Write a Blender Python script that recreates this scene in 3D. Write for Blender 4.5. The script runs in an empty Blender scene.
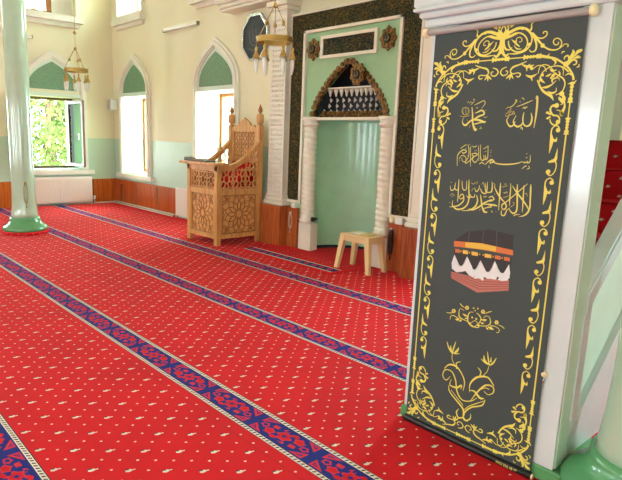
import bpy, math, random
from mathutils import Vector, Matrix
random.seed(7)
S = bpy.context.scene
COL = S.collection
PI = math.pi
sin, cos = math.sin, math.cos

# ------------------------------------------------------------------ camera calibration (measured from the photograph)
CAMZ = 1.6
YAW, PITCH, ROLL, FPX, PX, PY = 0.85669238, 0.19295056, 0.03074677, 571.22258, 281.27944, 248.2994
fwd = Vector((-sin(YAW)*cos(PITCH), cos(YAW)*cos(PITCH), -sin(PITCH)))
r0 = Vector((cos(YAW), sin(YAW), 0)); u0 = r0.cross(fwd)
rt = r0*cos(ROLL) + u0*sin(ROLL); up = -r0*sin(ROLL) + u0*cos(ROLL)
CP = Vector((0, 0, CAMZ))
def on(px, py, ax, v):
    d = fwd*FPX + rt*(px-PX) - up*(py-PY)
    return CP + d*((v-CP[ax])/d[ax])
cam = bpy.data.cameras.new('camera'); co = bpy.data.objects.new('camera', cam); COL.objects.link(co)
M = Matrix((rt, up, -fwd)).transposed().to_4x4(); M.translation = CP
co.matrix_world = M
cam.sensor_width = 36; cam.lens = FPX*36/622
cam.shift_x = (311-PX)/622; cam.shift_y = (PY-240)/622; cam.clip_start = .05; cam.clip_end = 200
S.camera = co

# ------------------------------------------------------------------ materials
def lin(c):
    return tuple(((v/255)/12.92 if v/255 <= .04045 else ((v/255+.055)/1.055)**2.4) for v in c)
MATS = {}
class NT:
    def __init__(s, m): s.t = m.node_tree; s.n = s.t.nodes
    def add(s, ty, **k):
        n = s.n.new(ty)
        for a, b in k.items():
            if a.startswith('i_'): n.inputs[int(a[2:])].default_value = b
            else: setattr(n, a, b)
        return n
    def link(s, a, b): s.t.links.new(a, b)
def mat(name, rgb, rough=.6, metal=0, spec=.5, var=0, vscale=6, bump=0, bscale=40, coat=0, sheen=0, col2=None, grain=None, bstretch=None, emit=None, emis=0):
    if name in MATS: return MATS[name]
    m = bpy.data.materials.new(name); m.use_nodes = True
    t = NT(m); b = t.n['Principled BSDF']
    c = (*lin(rgb), 1)
    b.inputs['Base Color'].default_value = c
    b.inputs['Roughness'].default_value = rough; b.inputs['Metallic'].default_value = metal
    b.inputs['Specular IOR Level'].default_value = spec
    b.inputs['Coat Weight'].default_value = coat; b.inputs['Coat Roughness'].default_value = .08
    b.inputs['Sheen Weight'].default_value = sheen
    if emit: b.inputs['Emission Color'].default_value = (*lin(emit), 1); b.inputs['Emission Strength'].default_value = emis
    tc = t.add('ShaderNodeTexCoord'); mp = t.add('ShaderNodeMapping')
    t.link(tc.outputs['Object'], mp.inputs[0])
    if grain: mp.inputs['Scale'].default_value = grain
    if var or col2:
        no = t.add('ShaderNodeTexNoise'); no.inputs['Scale'].default_value = vscale; no.inputs['Detail'].default_value = 4
        t.link(mp.outputs[0], no.inputs['Vector'])
        mx = t.add('ShaderNodeMix', data_type='RGBA')
        c2 = (*lin(col2), 1) if col2 else tuple(min(1, v*(1-var)) for v in c[:3])+(1,)
        mx.inputs[6].default_value = c; mx.inputs[7].default_value = c2
        rp = t.add('ShaderNodeValToRGB'); rp.color_ramp.elements[0].position = .35; rp.color_ramp.elements[1].position = .65
        t.link(no.outputs[0], rp.inputs[0]); t.link(rp.outputs[0], mx.inputs[0]); t.link(mx.outputs[2], b.inputs['Base Color'])
    if bump:
        nb = t.add('ShaderNodeTexNoise'); nb.inputs['Scale'].default_value = bscale; nb.inputs['Detail'].default_value = 3
        m2 = t.add('ShaderNodeMapping'); t.link(tc.outputs['Object'], m2.inputs[0])
        if bstretch: m2.inputs['Scale'].default_value = bstretch
        t.link(m2.outputs[0], nb.inputs['Vector'])
        bp = t.add('ShaderNodeBump'); bp.inputs['Strength'].default_value = bump; bp.inputs['Distance'].default_value = .01
        t.link(nb.outputs[0], bp.inputs['Height']); t.link(bp.outputs[0], b.inputs['Normal'])
    MATS[name] = m
    return m
def planks(name, rgb, rgb2, axis, width, rough=.25, coat=.3):
    """vertical boards: thin dark joints every `width` metres along `axis` (0 X, 1 Y), grain along z"""
    m = mat(name, rgb, rough, col2=rgb2, vscale=3, grain=(14, 14, 1.2), coat=coat)
    t = NT(m); b = t.n['Principled BSDF']
    src = b.inputs['Base Color'].links[0].from_socket
    tc = t.add('ShaderNodeTexCoord'); sx = t.add('ShaderNodeSeparateXYZ'); t.link(tc.outputs['Object'], sx.inputs[0])
    d = t.add('ShaderNodeMath', operation='DIVIDE', i_1=width); t.link(sx.outputs[axis], d.inputs[0])
    f = t.add('ShaderNodeMath', operation='FRACT'); t.link(d.outputs[0], f.inputs[0])
    l = t.add('ShaderNodeMath', operation='LESS_THAN', i_1=.07); t.link(f.outputs[0], l.inputs[0])
    fl = t.add('ShaderNodeMath', operation='FLOOR'); t.link(d.outputs[0], fl.inputs[0])
    wn = t.add('ShaderNodeTexWhiteNoise', noise_dimensions='1D'); t.link(fl.outputs[0], wn.inputs['W'])
    hs = t.add('ShaderNodeHueSaturation'); mr = t.add('ShaderNodeMapRange'); mr.inputs[3].default_value = .82; mr.inputs[4].default_value = 1.12
    t.link(wn.outputs[0], mr.inputs[0]); t.link(mr.outputs[0], hs.inputs['Value']); t.link(src, hs.inputs['Color'])
    mx = t.add('ShaderNodeMix', data_type='RGBA'); mx.inputs[7].default_value = (*[v*.35 for v in lin(rgb)], 1)
    t.link(l.outputs[0], mx.inputs[0]); t.link(hs.outputs[0], mx.inputs[6]); t.link(mx.outputs[2], b.inputs['Base Color'])
    return m
def script_mat(name, base, gold, scale, thick=.06, stretch=(1, 1, 1)):
    """gilt interlaced lettering on a dark ground: contour lines of a warped noise"""
    m = mat(name, base, .75, spec=.12)
    t = NT(m); b = t.n['Principled BSDF']
    tc = t.add('ShaderNodeTexCoord'); mp = t.add('ShaderNodeMapping'); mp.inputs['Scale'].default_value = stretch
    t.link(tc.outputs['Object'], mp.inputs[0])
    fac = None
    for i, (sc, off) in enumerate(((scale, 0), (scale*.8, 7))):
        no = t.add('ShaderNodeTexNoise'); no.inputs['Scale'].default_value = sc; no.inputs['Detail'].default_value = 1; no.inputs['Distortion'].default_value = 1.4
        mo = t.add('ShaderNodeVectorMath', operation='ADD'); mo.inputs[1].default_value = (off, off, off)
        t.link(mp.outputs[0], mo.inputs[0]); t.link(mo.outputs[0], no.inputs['Vector'])
        s_ = t.add('ShaderNodeMath', operation='SUBTRACT', i_1=.5); t.link(no.outputs[0], s_.inputs[0])
        a_ = t.add('ShaderNodeMath', operation='ABSOLUTE'); t.link(s_.outputs[0], a_.inputs[0])
        l_ = t.add('ShaderNodeMath', operation='LESS_THAN', i_1=thick*.5); t.link(a_.outputs[0], l_.inputs[0])
        if fac is None: fac = l_.outputs[0]
        else:
            mm = t.add('ShaderNodeMath', operation='MAXIMUM'); t.link(fac, mm.inputs[0]); t.link(l_.outputs[0], mm.inputs[1]); fac = mm.outputs[0]
    mx = t.add('ShaderNodeMix', data_type='RGBA'); mx.inputs[6].default_value = (*lin(base), 1); mx.inputs[7].default_value = (*lin(gold), 1)
    t.link(fac, mx.inputs[0]); t.link(mx.outputs[2], b.inputs['Base Color'])
    return m
def two_tone(name, top, low, zsplit, rough_low=.42):
    m = mat(name, top, .7)
    t = NT(m); b = t.n['Principled BSDF']
    g = t.add('ShaderNodeNewGeometry'); sx = t.add('ShaderNodeSeparateXYZ'); t.link(g.outputs['Position'], sx.inputs[0])
    l = t.add('ShaderNodeMath', operation='LESS_THAN', i_1=zsplit); t.link(sx.outputs[2], l.inputs[0])
    no = t.add('ShaderNodeTexNoise'); no.inputs['Scale'].default_value = 2.2; no.inputs['Detail'].default_value = 5; t.link(g.outputs['Position'], no.inputs['Vector'])
    out = []
    for c, k in ((top, .93), (low, .86)):
        mx = t.add('ShaderNodeMix', data_type='RGBA'); mx.inputs[6].default_value = (*lin(c), 1); mx.inputs[7].default_value = (*[v*k for v in lin(c)], 1)
        t.link(no.outputs[0], mx.inputs[0]); out.append(mx.outputs[2])
    mx = t.add('ShaderNodeMix', data_type='RGBA'); t.link(l.outputs[0], mx.inputs[0]); t.link(out[0], mx.inputs[6]); t.link(out[1], mx.inputs[7])
    t.link(mx.outputs[2], b.inputs['Base Color'])
    mr = t.add('ShaderNodeMapRange'); mr.inputs[3].default_value = .75; mr.inputs[4].default_value = rough_low
    t.link(l.outputs[0], mr.inputs[0]); t.link(mr.outputs[0], b.inputs['Roughness'])
    nb = t.add('ShaderNodeTexNoise'); nb.inputs['Scale'].default_value = 60; t.link(g.outputs['Position'], nb.inputs['Vector'])
    bp = t.add('ShaderNodeBump'); bp.inputs['Strength'].default_value = .12; bp.inputs['Distance'].default_value = .01
    t.link(nb.outputs[0], bp.inputs['Height']); t.link(bp.outputs[0], b.inputs['Normal'])
    return m
def glass_mat(name, tint=(235, 245, 240), refl=.04):
    m = bpy.data.materials.new(name); m.use_nodes = True; t = NT(m)
    t.n.remove(t.n['Principled BSDF']); o = t.n['Material Output']
    tr = t.add('ShaderNodeBsdfTransparent'); tr.inputs[0].default_value = (*lin(tint), 1)
    gl = t.add('ShaderNodeBsdfGlossy'); gl.inputs['Roughness'].default_value = .03
    mx = t.add('ShaderNodeMixShader'); mx.inputs[0].default_value = refl; t.link(tr.outputs[0], mx.inputs[1]); t.link(gl.outputs[0], mx.inputs[2])
    t.link(mx.outputs[0], o.inputs[0]); MATS[name] = m
    return m

m_wall = two_tone('painted_wall', (228, 223, 193), (188, 214, 194), 1.44)
m_white = mat('white_gloss_paint', (226, 226, 222), .25, var=.05)
m_trim = mat('window_surround_paint', (226, 224, 210), .5, var=.05)
m_lintel = mat('lintel_paint', (206, 222, 208), .45)
m_tymp = mat('green_plaster_panel', (112, 150, 118), .6, var=.25, vscale=30)
m_ceiling = mat('ceiling_paint', (230, 226, 212), .8)
m_panL = planks('wood_panelling_left', (196, 110, 40), (176, 86, 26), 1, .11)
m_panQ = planks('wood_panelling_front', (186, 92, 34), (158, 68, 26), 0, .11)
m_panM = mat('red_brown_wood_board', (178, 94, 46), .25, col2=(152, 72, 34), vscale=3, grain=(10, 10, 1), coat=.3)
m_panR = planks('red_brown_wood_boards', (176, 90, 44), (150, 68, 32), 0, .075)
m_frame = mat('brown_window_wood', (168, 108, 60), .4, col2=(150, 90, 48), vscale=3, grain=(12, 12, 1))
m_dframe = mat('dark_window_wood', (112, 74, 50), .4, col2=(96, 60, 40), vscale=3)
m_red = mat('red_carpet_pile', (212, 20, 32), .9, var=.12, vscale=2.5, bump=.25, bscale=420, sheen=.02, spec=.2)
m_navy = mat('navy_carpet_pile', (36, 46, 126), .9, bump=.2, bscale=420, spec=.2)
m_cream = mat('cream_carpet_pile', (224, 216, 200), .9)
m_blk = mat('black_carpet_pile', (40, 34, 52), .9)
m_pink = mat('pink_red_carpet_pile', (206, 50, 70), .9, spec=.2)
m_seam = mat('carpet_seam', (178, 14, 24), .95)
m_col = mat('pale_green_column_paint', (176, 200, 178), .12, var=.06, coat=.4)
m_colg = mat('green_gloss_paint', (86, 158, 104), .2, var=.1, coat=.3)
m_oak = mat('pulpit_oak', (212, 162, 98), .4, col2=(190, 130, 70), vscale=3, grain=(10, 10, 1.2))
m_oakl = mat('pulpit_light_oak', (222, 168, 104), .45, col2=(208, 150, 88), vscale=3)
m_oakd = mat('pulpit_dark_fretwork', (164, 110, 60), .45)
m_brass = mat('brass', (184, 152, 92), .3, metal=1)
m_gold = mat('aged_gilt', (150, 106, 42), .4, metal=.4, col2=(70, 46, 24), vscale=30, bump=.5, bscale=60)
m_tile = mat('green_glazed_niche', (164, 206, 174), .2, var=.08, vscale=5, coat=.12, bump=.04, bscale=7)
m_green = mat('green_mihrab_paint', (150, 188, 146), .45, var=.06)
m_ivory = mat('ivory_gloss_paint', (226, 220, 204), .25, var=.05)
m_ivrel = mat('ivory_relief', (222, 219, 206), .2, var=.05, bump=.9, bscale=26)
m_dark = mat('hood_dark_blue', (22, 24, 30), .5)
m_grey = mat('grey_white_lozenge', (196, 190, 188), .5)
m_script = script_mat('gilt_lettering_on_dark_green', (16, 38, 34), (116, 90, 36), 24, .036)
m_script2 = script_mat('gilt_panel_lettering', (18, 42, 42), (112, 88, 38), 15, .036, (1, 1, 1.6))
m_mirror = mat('dark_glazed_plaque', (44, 48, 54), .5, spec=.3, col2=(58, 62, 68), vscale=9)
m_silver = mat('silver_edge', (196, 200, 200), .2, metal=.9)
m_glassb = mat('frosted_lamp_glass', (226, 224, 220), .15)
m_cloth = mat('charcoal_banner_cloth', (62, 71, 71), .75, bump=.15, bscale=500)
m_yel = mat('yellow_print', (228, 214, 96), .6)
m_yel2 = mat('pale_yellow_print', (222, 208, 108), .6)
m_rod = mat('banner_rod', (172, 166, 164), .4)
m_knob = mat('cream_rod_knob', (236, 224, 180), .4)
m_blackp = mat('black_plastic', (24, 24, 26), .35)
m_minb = mat('minbar_white_paint', (212, 222, 224), .22, var=.05, coat=.3, bump=.05, bscale=30, bstretch=(1, 1, .05))
m_minbg = mat('minbar_pale_green_paint', (200, 222, 204), .5, var=.06)
m_minbt = mat('minbar_step_paint', (186, 222, 208), .35, var=.08)
m_plast = mat('beige_plastic', (222, 192, 142), .35)
m_paper = mat('white_paper', (236, 232, 224), .7)
m_rad = mat('radiator_enamel', (232, 226, 216), .3)
m_pipe = mat('painted_pipe', (214, 206, 190), .4)
m_bead = mat('pale_beads', (200, 186, 160), .3)
m_beadd = mat('dark_beads', (46, 26, 22), .3)
m_beadg = mat('olive_gold_beads', (150, 132, 60), .3)
m_redcl = mat('red_velvet', (176, 12, 22), .9, spec=.2)
m_leaf = mat('tree_leaves', (108, 120, 56), .7, col2=(78, 96, 40), vscale=2)
m_bark = mat('bark', (110, 86, 64), .9, bump=.6, bscale=20)
m_grass = mat('outdoor_grass', (120, 150, 70), .9, var=.3)
m_glass = glass_mat('clear_window_glass', (250, 252, 250))
m_glassg = glass_mat('leaf_glass_reflection_tint', (186, 206, 168), .01)  # green tint stands in for reflections on the opened casement panes

# ------------------------------------------------------------------ mesh building
class MB:
    def __init__(s): s.v = []; s.f = []; s.m = []; s.sm = []
    def add(s, vs, fs, mi=0, smooth=False):
        n = len(s.v); s.v += [tuple(p) for p in vs]
        for f in fs: s.f.append(tuple(i+n for i in f)); s.m.append(mi); s.sm.append(smooth)
        return s
    def box(s, x0, x1, y0, y1, z0, z1, mi=0, bev=0):
        if bev:
            b = bev
            vs = []
            for z, i in ((z0, b), (z0+b, 0), (z1-b, 0), (z1, b)):
                vs += [(x0+i, y0+i, z), (x1-i, y0+i, z), (x1-i, y1-i, z), (x0+i, y1-i, z)]
            fs = [(3, 2, 1, 0), (12, 13, 14, 15)]
            for k in range(3):
                for j in range(4):
                    a = k*4+j; c = k*4+(j+1) % 4
                    fs.append((a, c, c+4, a+4))
            return s.add(vs, fs, mi)
        vs = [(x, y, z) for z in (z0, z1) for x, y in ((x0, y0), (x1, y0), (x1, y1), (x0, y1))]
        return s.add(vs, [(3, 2, 1, 0), (4, 5, 6, 7), (0, 1, 5, 4), (1, 2, 6, 5), (2, 3, 7, 6), (3, 0, 4, 7)], mi)
    def tube(s, pts, r, n=8, mi=0, cap=True):
        pts = [Vector(p) for p in pts]; rs = r if isinstance(r, (list, tuple)) else [r]*len(pts)
        vs = []; fs = []; prev = None
        for i, p in enumerate(pts):
            d = (pts[min(i+1, len(pts)-1)]-pts[max(i-1, 0)]).normalized()
            a = prev if prev is not None else (Vector((0, 0, 1)) if abs(d.z) < .9 else Vector((1, 0, 0)))
            x = (a-d*a.dot(d)).normalized(); prev = x; y = d.cross(x)
            for k in range(n):
                t = 2*PI*k/n; vs.append(p+x*(rs[i]*cos(t))+y*(rs[i]*sin(t)))
        for i in range(len(pts)-1):
            for k in range(n):
                a = i*n+k; b = i*n+(k+1) % n; fs.append((a, b, b+n, a+n))
        if cap: fs += [tuple(range(n))[::-1], tuple(range((len(pts)-1)*n, len(pts)*n))]
        return s.add(vs, fs, mi, True)
    def lathe(s, prof, cx=0, cy=0, z=0, n=24, mi=0, smooth=True):
        vs = []; fs = []
        for r, h in prof:
            for k in range(n):
                t = 2*PI*k/n; vs.append((cx+r*cos(t), cy+r*sin(t), z+h))
        for i in range(len(prof)-1):
            for k in range(n):
                a = i*n+k; b = i*n+(k+1) % n; fs.append((a, b, b+n, a+n))
        fs += [tuple(range(n))[::-1], tuple(range((len(prof)-1)*n, len(prof)*n))]
        return s.add(vs, fs, mi, smooth)
    def prism(s, poly, fa, a, fb=None, mi=0):
        """poly: 2D points; fa maps (u,v,w)->3D; a: (w0,w1)"""
        n = len(poly)
        vs = [fa(u, v, a[0]) for u, v in poly]+[fa(u, v, a[1]) for u, v in poly]
        fs = [tuple(range(n))[::-1], tuple(range(n, 2*n))]+[(i, (i+1) % n, n+(i+1) % n, n+i) for i in range(n)]
        return s.add(vs, fs, mi)
    def frame(s, outer, inner, fa, a, mi=0, closed=True):
        """ring between two outlines with equal point counts, extruded over w range"""
        n = len(outer); vs = []
        for w in a: vs += [fa(u, v, w) for u, v in outer]+[fa(u, v, w) for u, v in inner]
        fs = []; o0, i0, o1, i1 = 0, n, 2*n, 3*n
        for i in range(n if closed else n-1):
            j = (i+1) % n
            fs += [(o0+i, o0+j, i0+j, i0+i), (o1+i, i1+i, i1+j, o1+j), (o0+i, o1+i, o1+j, o0+j), (i0+i, i0+j, i1+j, i1+i)]
        if not closed:
            for i in (0, n-1): fs.append((o0+i, i0+i, i1+i, o1+i))
        return s.add(vs, fs, mi)
    def ribbon(s, pts, fa, w, mi=0, closed=False, sub=5, thick=None):
        """pts: (u,v,width) smoothed into a flat strip lying at depth w"""
        P = catmull(pts, sub)
        vs = []; n = len(P)
        for i, p in enumerate(P):
            a = P[max(i-1, 0)]; b = P[min(i+1, n-1)]
            dx, dy = b[0]-a[0], b[1]-a[1]; L = math.hypot(dx, dy) or 1
            nx, ny = -dy/L*p[2]/2, dx/L*p[2]/2
            vs += [fa(p[0]+nx, p[1]+ny, w), fa(p[0]-nx, p[1]-ny, w)]
        fs = [(2*i, 2*i+1, 2*i+3, 2*i+2) for i in range(n-1)]
        if thick is not None:
            m = len(vs)
            for i, p in enumerate(P):
                a = P[max(i-1, 0)]; b = P[min(i+1, n-1)]
                dx, dy = b[0]-a[0], b[1]-a[1]; L = math.hypot(dx, dy) or 1
                nx, ny = -dy/L*p[2]/2, dx/L*p[2]/2
                vs += [fa(p[0]+nx, p[1]+ny, w+thick), fa(p[0]-nx, p[1]-ny, w+thick)]
            fs += [(m+2*i, m+2*i+2, m+2*i+3, m+2*i+1) for i in range(n-1)]
            fs += [(2*i, 2*i+2, m+2*i+2, m+2*i) for i in range(n-1)]+[(2*i+1, m+2*i+1, m+2*i+3, 2*i+3) for i in range(n-1)]
            fs += [(0, m, m+1, 1), (2*n-2, 2*n-1, m+2*n-1, m+2*n-2)]
        return s.add(vs, fs, mi)
    def disc(s, u, v, r, fa, w, mi=0, n=12, ry=None):
        ry = ry or r
        return s.add([fa(u+r*cos(2*PI*k/n), v+ry*sin(2*PI*k/n), w) for k in range(n)], [tuple(range(n))], mi)
    def build(s, name, mats, parent=None, smooth=None):
        me = bpy.data.meshes.new(name)
        mats = mats if isinstance(mats, (list, tuple)) else [mats]
        off = parent_loc(parent)
        me.from_pydata([(p[0]-off[0], p[1]-off[1], p[2]-off[2]) for p in s.v], [], s.f)
        for m in mats: me.materials.append(m)
        me.polygons.foreach_set('material_index', s.m)
        me.polygons.foreach_set('use_smooth', s.sm)
        me.update()
        o = bpy.data.objects.new(name, me); COL.objects.link(o)
        if parent: o.parent = parent
        return o
def parent_loc(p):
    v = Vector((0, 0, 0))
    while p is not None: v += p.location; p = p.parent
    return v
def catmull(pts, sub):
    if len(pts) < 3: return list(pts)
    out = []
    for i in range(len(pts)-1):
        p0 = pts[max(i-1, 0)]; p1 = pts[i]; p2 = pts[i+1]; p3 = pts[min(i+2, len(pts)-1)]
        for k in range(sub):
            t = k/sub
            out.append(tuple(max(.5*(2*p1[j]+(p2[j]-p0[j])*t+(2*p0[j]-5*p1[j]+4*p2[j]-p3[j])*t*t+(3*p1[j]-p0[j]-3*p2[j]+p3[j])*t**3), 0 if j == 2 else -1e9) for j in range(3)))
    out.append(tuple(pts[-1])); return out
def thing(name, label, cat, loc=(0, 0, 0), group=None):
    o = bpy.data.objects.new(name, None); COL.objects.link(o); o.location = loc; o.empty_display_size = .1
    o['label'] = label; o['category'] = cat
    if group: o['group'] = group
    return o
def tag(o, label, cat, group=None):
    o['label'] = label; o['category'] = cat
    if group: o['group'] = group
    return o
def struct(o): o['kind'] = 'structure'; return o
def kids(o): return [c for c in bpy.data.objects if c.parent == o]
def copy_tree(o, parent=None):
    c = o.copy(); COL.objects.link(c)
    if parent: c.parent = parent
    for ch in kids(o): copy_tree(ch, c)
    return c
def recenter(o, base):
    """give a one-mesh thing an origin at its base"""
    b = Vector(base); o.data.transform(Matrix.Translation(-b)); o.location = b; return o
FY = lambda Y, s=-1: (lambda u, v, w: (u, Y+s*w, v))      # plane parallel to the front wall, w towards the room
FX = lambda X, s=1: (lambda u, v, w: (X+s*w, u, v))       # plane parallel to the left wall, w towards the room

# ------------------------------------------------------------------ room shell
WY, WX, RX, BY, CZ = 5.72, -12.5, 3.2, -5.6, 6.0
TH = .85
def holed(lo, hi, z0, z1, holes):
    """rectangles covering lo..hi x z0..z1 except the holes (a0,a1,b0,b1)"""
    xs = sorted({lo, hi, *[h[0] for h in holes], *[h[1] for h in holes]}); out = []
    for a, b in zip(xs, xs[1:]):
        hs = sorted([h for h in holes if h[0] < (a+b)/2 < h[1]], key=lambda h: h[2]); z = z0
        for h in hs:
            if h[2] > z: out.append((a, b, z, h[2]))
            z = h[3]
        if z < z1: out.append((a, b, z, z1))
    return out
OW, OZ0, OZ1 = .57, .72, 2.34
QW = [-11.45, -8.43, -2.78]           # window centres on the front (qibla) wall
UQ = [-11.58, -8.43, -5.3, -2.78]
LW = [4.38, 1.3, -1.8, -4.9]
NICHE = (-6.1, -4.5, 0, 2.7)
qh = [(c-OW, c+OW, OZ0, OZ1) for c in QW]+[NICHE]+[(c-.54, c+.54, 3.97, 5.3) for c in UQ]
lh = [(c-OW, c+OW, .77, 2.28) for c in LW]+[(c-.54, c+.54, 3.93, 5.3) for c in LW]
bh = [(c-OW, c+OW, OZ0, OZ1) for c in (-10.5, -7.4, -4.3, -1.2)]
rh = [(c-OW, c+OW, OZ0, OZ1) for c in (-4.9, -1.8, 4.4)]
mb = MB()
for a, b, z0, z1 in holed(WX-TH, RX+TH, -.1, CZ, qh): mb.box(a, b, WY, WY+TH, z0, z1)
struct(mb.build('wall_front', m_wall))
mb = MB()
for a, b, z0, z1 in holed(BY, WY, -.1, CZ, lh): mb.box(WX-TH, WX, a, b, z0, z1)
struct(mb.build('wall_left', m_wall))
mb = MB()
for a, b, z0, z1 in holed(WX-TH, RX+TH, -.1, CZ, bh): mb.box(a, b, BY-.4, BY, z0, z1)
struct(mb.build('wall_back', m_wall))
mb = MB()
for a, b, z0, z1 in holed(BY, WY, -.1, CZ, rh): mb.box(RX, RX+.4, a, b, z0, z1)
struct(mb.build('wall_right', m_wall))
struct(MB().box(WX-TH, RX+TH, BY-.4, WY+TH, CZ, CZ+.2).build('ceiling', m_ceiling))
struct(MB().box(WX-TH, RX+TH, BY-.4, WY+TH, -.3, -.02).build('floor', mat('floor_screed', (150, 140, 130), .8)))

# arch outline (pointed), half width h, spring z zs, apex z za
def arch(c, h, zs, za, zb, n=9):
    L = []
    for k in range(n+1):
        t = k/n*PI/2
        L.append((c-h*cos(t)**1.0*(1-.0*t), zs+(za-zs)*sin(t)))
    # pointed: circular-like flanks meeting at a point
    L = [(c-h*(1-(k/n)**1.75), zs+(za-zs)*(k/n)**.8) for k in range(n+1)]
    L = [(c-h, zb)]+L
    R = [(2*c-u, v) for u, v in L[:-1]][::-1]
    return L+R
def arch_window(n_, c, F, zo0, zo1, horiz, sill_ext, Fd, depth):
    """surround, tympanum, sill, lintel of an arched window; F maps (u,v,w)"""
    mb = MB()
    for h, za, w0, w1 in ((.70, 3.21, 0, .045), (.655, 3.15, .045, .07)):
        mb.frame(arch(c, h, 2.44, za, zo0-.02), arch(c, .575 if w0 == 0 else .60, 2.44, 3.05 if w0 == 0 else 3.08, zo0-.02), F, (w0, w1), closed=False)
    root = struct(mb.build('window_%d' % n_, m_trim))
    t_ = MB().prism(arch(c, .575, 2.42, 3.05, 2.40)[1:-1], F, (0, .02)).build('arch_band', m_lintel, root)
    MB().prism([p for p in arch(c, .495, 2.46, 2.98, 2.42)], F, (.02, .028)).build('tympanum', m_tymp, root)
    MB().prism([(c-.575, zo1), (c+.575, zo1), (c+.575, zo1+.075), (c-.575, zo1+.075)], F, (0, .03)).build('lintel', m_lintel, root)
    MB().prism([(c-.8, zo0-.11), (c+.82, zo0-.11), (c+.82, zo0-.02), (c-.8, zo0-.02)], F, (0, .09)).build('sill', m_trim, root)
    return root
def wframe(root, c, z0, z1, F, w, mull=True, mt=None, t=.06):
    mt = mt or m_frame
    a, b = c-OW, c+OW
    mb = MB()
    mb.frame([(a, z0), (b, z0), (b, z1), (a, z1)], [(a+t, z0+t), (b-t, z0+t), (b-t, z1-t), (a+t, z1-t)], F, (w, w+.07))
    if mull: mb.prism([(c-.05, z0+t), (c+.05, z0+t), (c+.05, z1-t), (c-.05, z1-t)], F, (w, w+.08))
    f = mb.build('window_frame', mt, root)
    return f
nwin = 1
for i, c in enumerate(QW[:2]):
    F = FY(WY)
    r = arch_window(nwin, c, F, OZ0, OZ1, 0, 0, None, 0); nwin += 1
    wframe(r, c, OZ0, OZ1, F, -.55)
    MB().prism([(c-OW+.06, OZ0+.06), (c+OW-.06, OZ0+.06), (c+OW-.06, OZ1-.06), (c-OW+.06, OZ1-.06)], F, (-.53, -.525)).build('pane', m_glass, r)
    MB().box(c-.06, c-.035, WY+.42, WY+.46, 1.35, 1.5, bev=.005).build('handle', m_white, r)
for c in QW[2:]:
    F = FY(WY)
    r = arch_window(nwin, c, F, OZ0, OZ1, 0, 0, None, 0); nwin += 1
    wframe(r, c, OZ0, OZ1, F, -.55)
    MB().prism([(c-OW+.06, OZ0+.06), (c+OW-.06, OZ0+.06), (c+OW-.06, OZ1-.06), (c-OW+.06, OZ1-.06)], F, (-.53, -.525)).build('pane', m_glass, r)
F = FX(WX)
for i, c in enumerate(LW):
    r = arch_window(nwin, c, F, .77, 2.28, 0, 0, None, 0); nwin += 1
    if i:
        wframe(r, c, .77, 2.28, F, -.5)
        continue
    mb = MB()
    a, b, z0, z1, t = c-OW, c+OW, .77, 2.28, .05
    mb.frame([(a, z0), (b, z0), (b, z1), (a, z1)], [(a+t, z0+t), (b-t, z0+t), (b-t, z1-t), (a+t, z1-t)], F, (-.5, -.43))
    mb.build('window_frame', m_dframe, r)
    def leaf(hx, hy, ang, nm):
        """an opened casement: hinge at (hx,hy), leaf running along direction ang"""
        dx, dy = cos(ang), sin(ang); L = .70
        Fl = lambda u, v, w: (hx+dx*u-dy*w, hy+dy*u+dx*w, v)
        m_ = MB().frame([(0, .82), (L, .82), (L, 2.23), (0, 2.23)], [(.06, .89), (L-.06, .89), (L-.06, 2.16), (.06, 2.16)], Fl, (-.025, .025))
        o = m_.build(nm, m_dframe, r)
        MB().prism([(.06, .89), (L-.06, .89), (L-.06, 2.16), (.06, 2.16)], Fl, (-.004, .004)).build('pane', m_glassg, o)
        MB().box(Fl(L-.03, 0, 0)[0]-.012, Fl(L-.03, 0, 0)[0]+.012, Fl(0, 0, 0)[1]-.05, Fl(0, 0, 0)[1]-.025, 1.4, 1.54).build('handle', m_white, o)
    leaf(WX-.44, c+OW-.10, math.radians(5), 'casement')
    leaf(WX-.43, c-OW+.03, math.radians(-32), 'casement')
# upper windows: deep openings with a stepped ledge
for i, c in enumerate(UQ[:1]+UQ[1:]):
    F = FY(WY)
    m_ = MB().prism([(c-.62, 3.93), (c+.62, 3.93), (c+.62, 3.975), (c-.62, 3.975)], F, (0, .10))
    m_.prism([(c-.66, 3.80), (c+.66, 3.80), (c+.66, 3.93), (c-.66, 3.93)], F, (0, .14)).prism([(c-.6, 3.73), (c+.6, 3.73), (c+.6, 3.80), (c-.6, 3.80)], F, (0, .06))
    m_.frame([(c-.6, 3.975), (c+.6, 3.975), (c+.6, 5.4), (c-.6, 5.4)], [(c-.54, 3.975), (c+.54, 3.975), (c+.54, 5.3), (c-.54, 5.3)], F, (0, .05))
    r = struct(m_.build('window_%d' % nwin, m_trim)); nwin += 1
    MB().frame([(c-.54, 3.97), (c+.54, 3.97), (c+.54, 5.3), (c-.54, 5.3)], [(c-.48, 4.03), (c+.48, 4.03), (c+.48, 5.24), (c-.48, 5.24)], F, (-.5, -.44)).build('window_frame', m_white, r)
    MB().prism([(c-.48, 4.03), (c+.48, 4.03), (c+.48, 5.24), (c-.48, 5.24)], F, (-.48, -.475)).build('pane', m_glass, r)
F = FX(WX)
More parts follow.
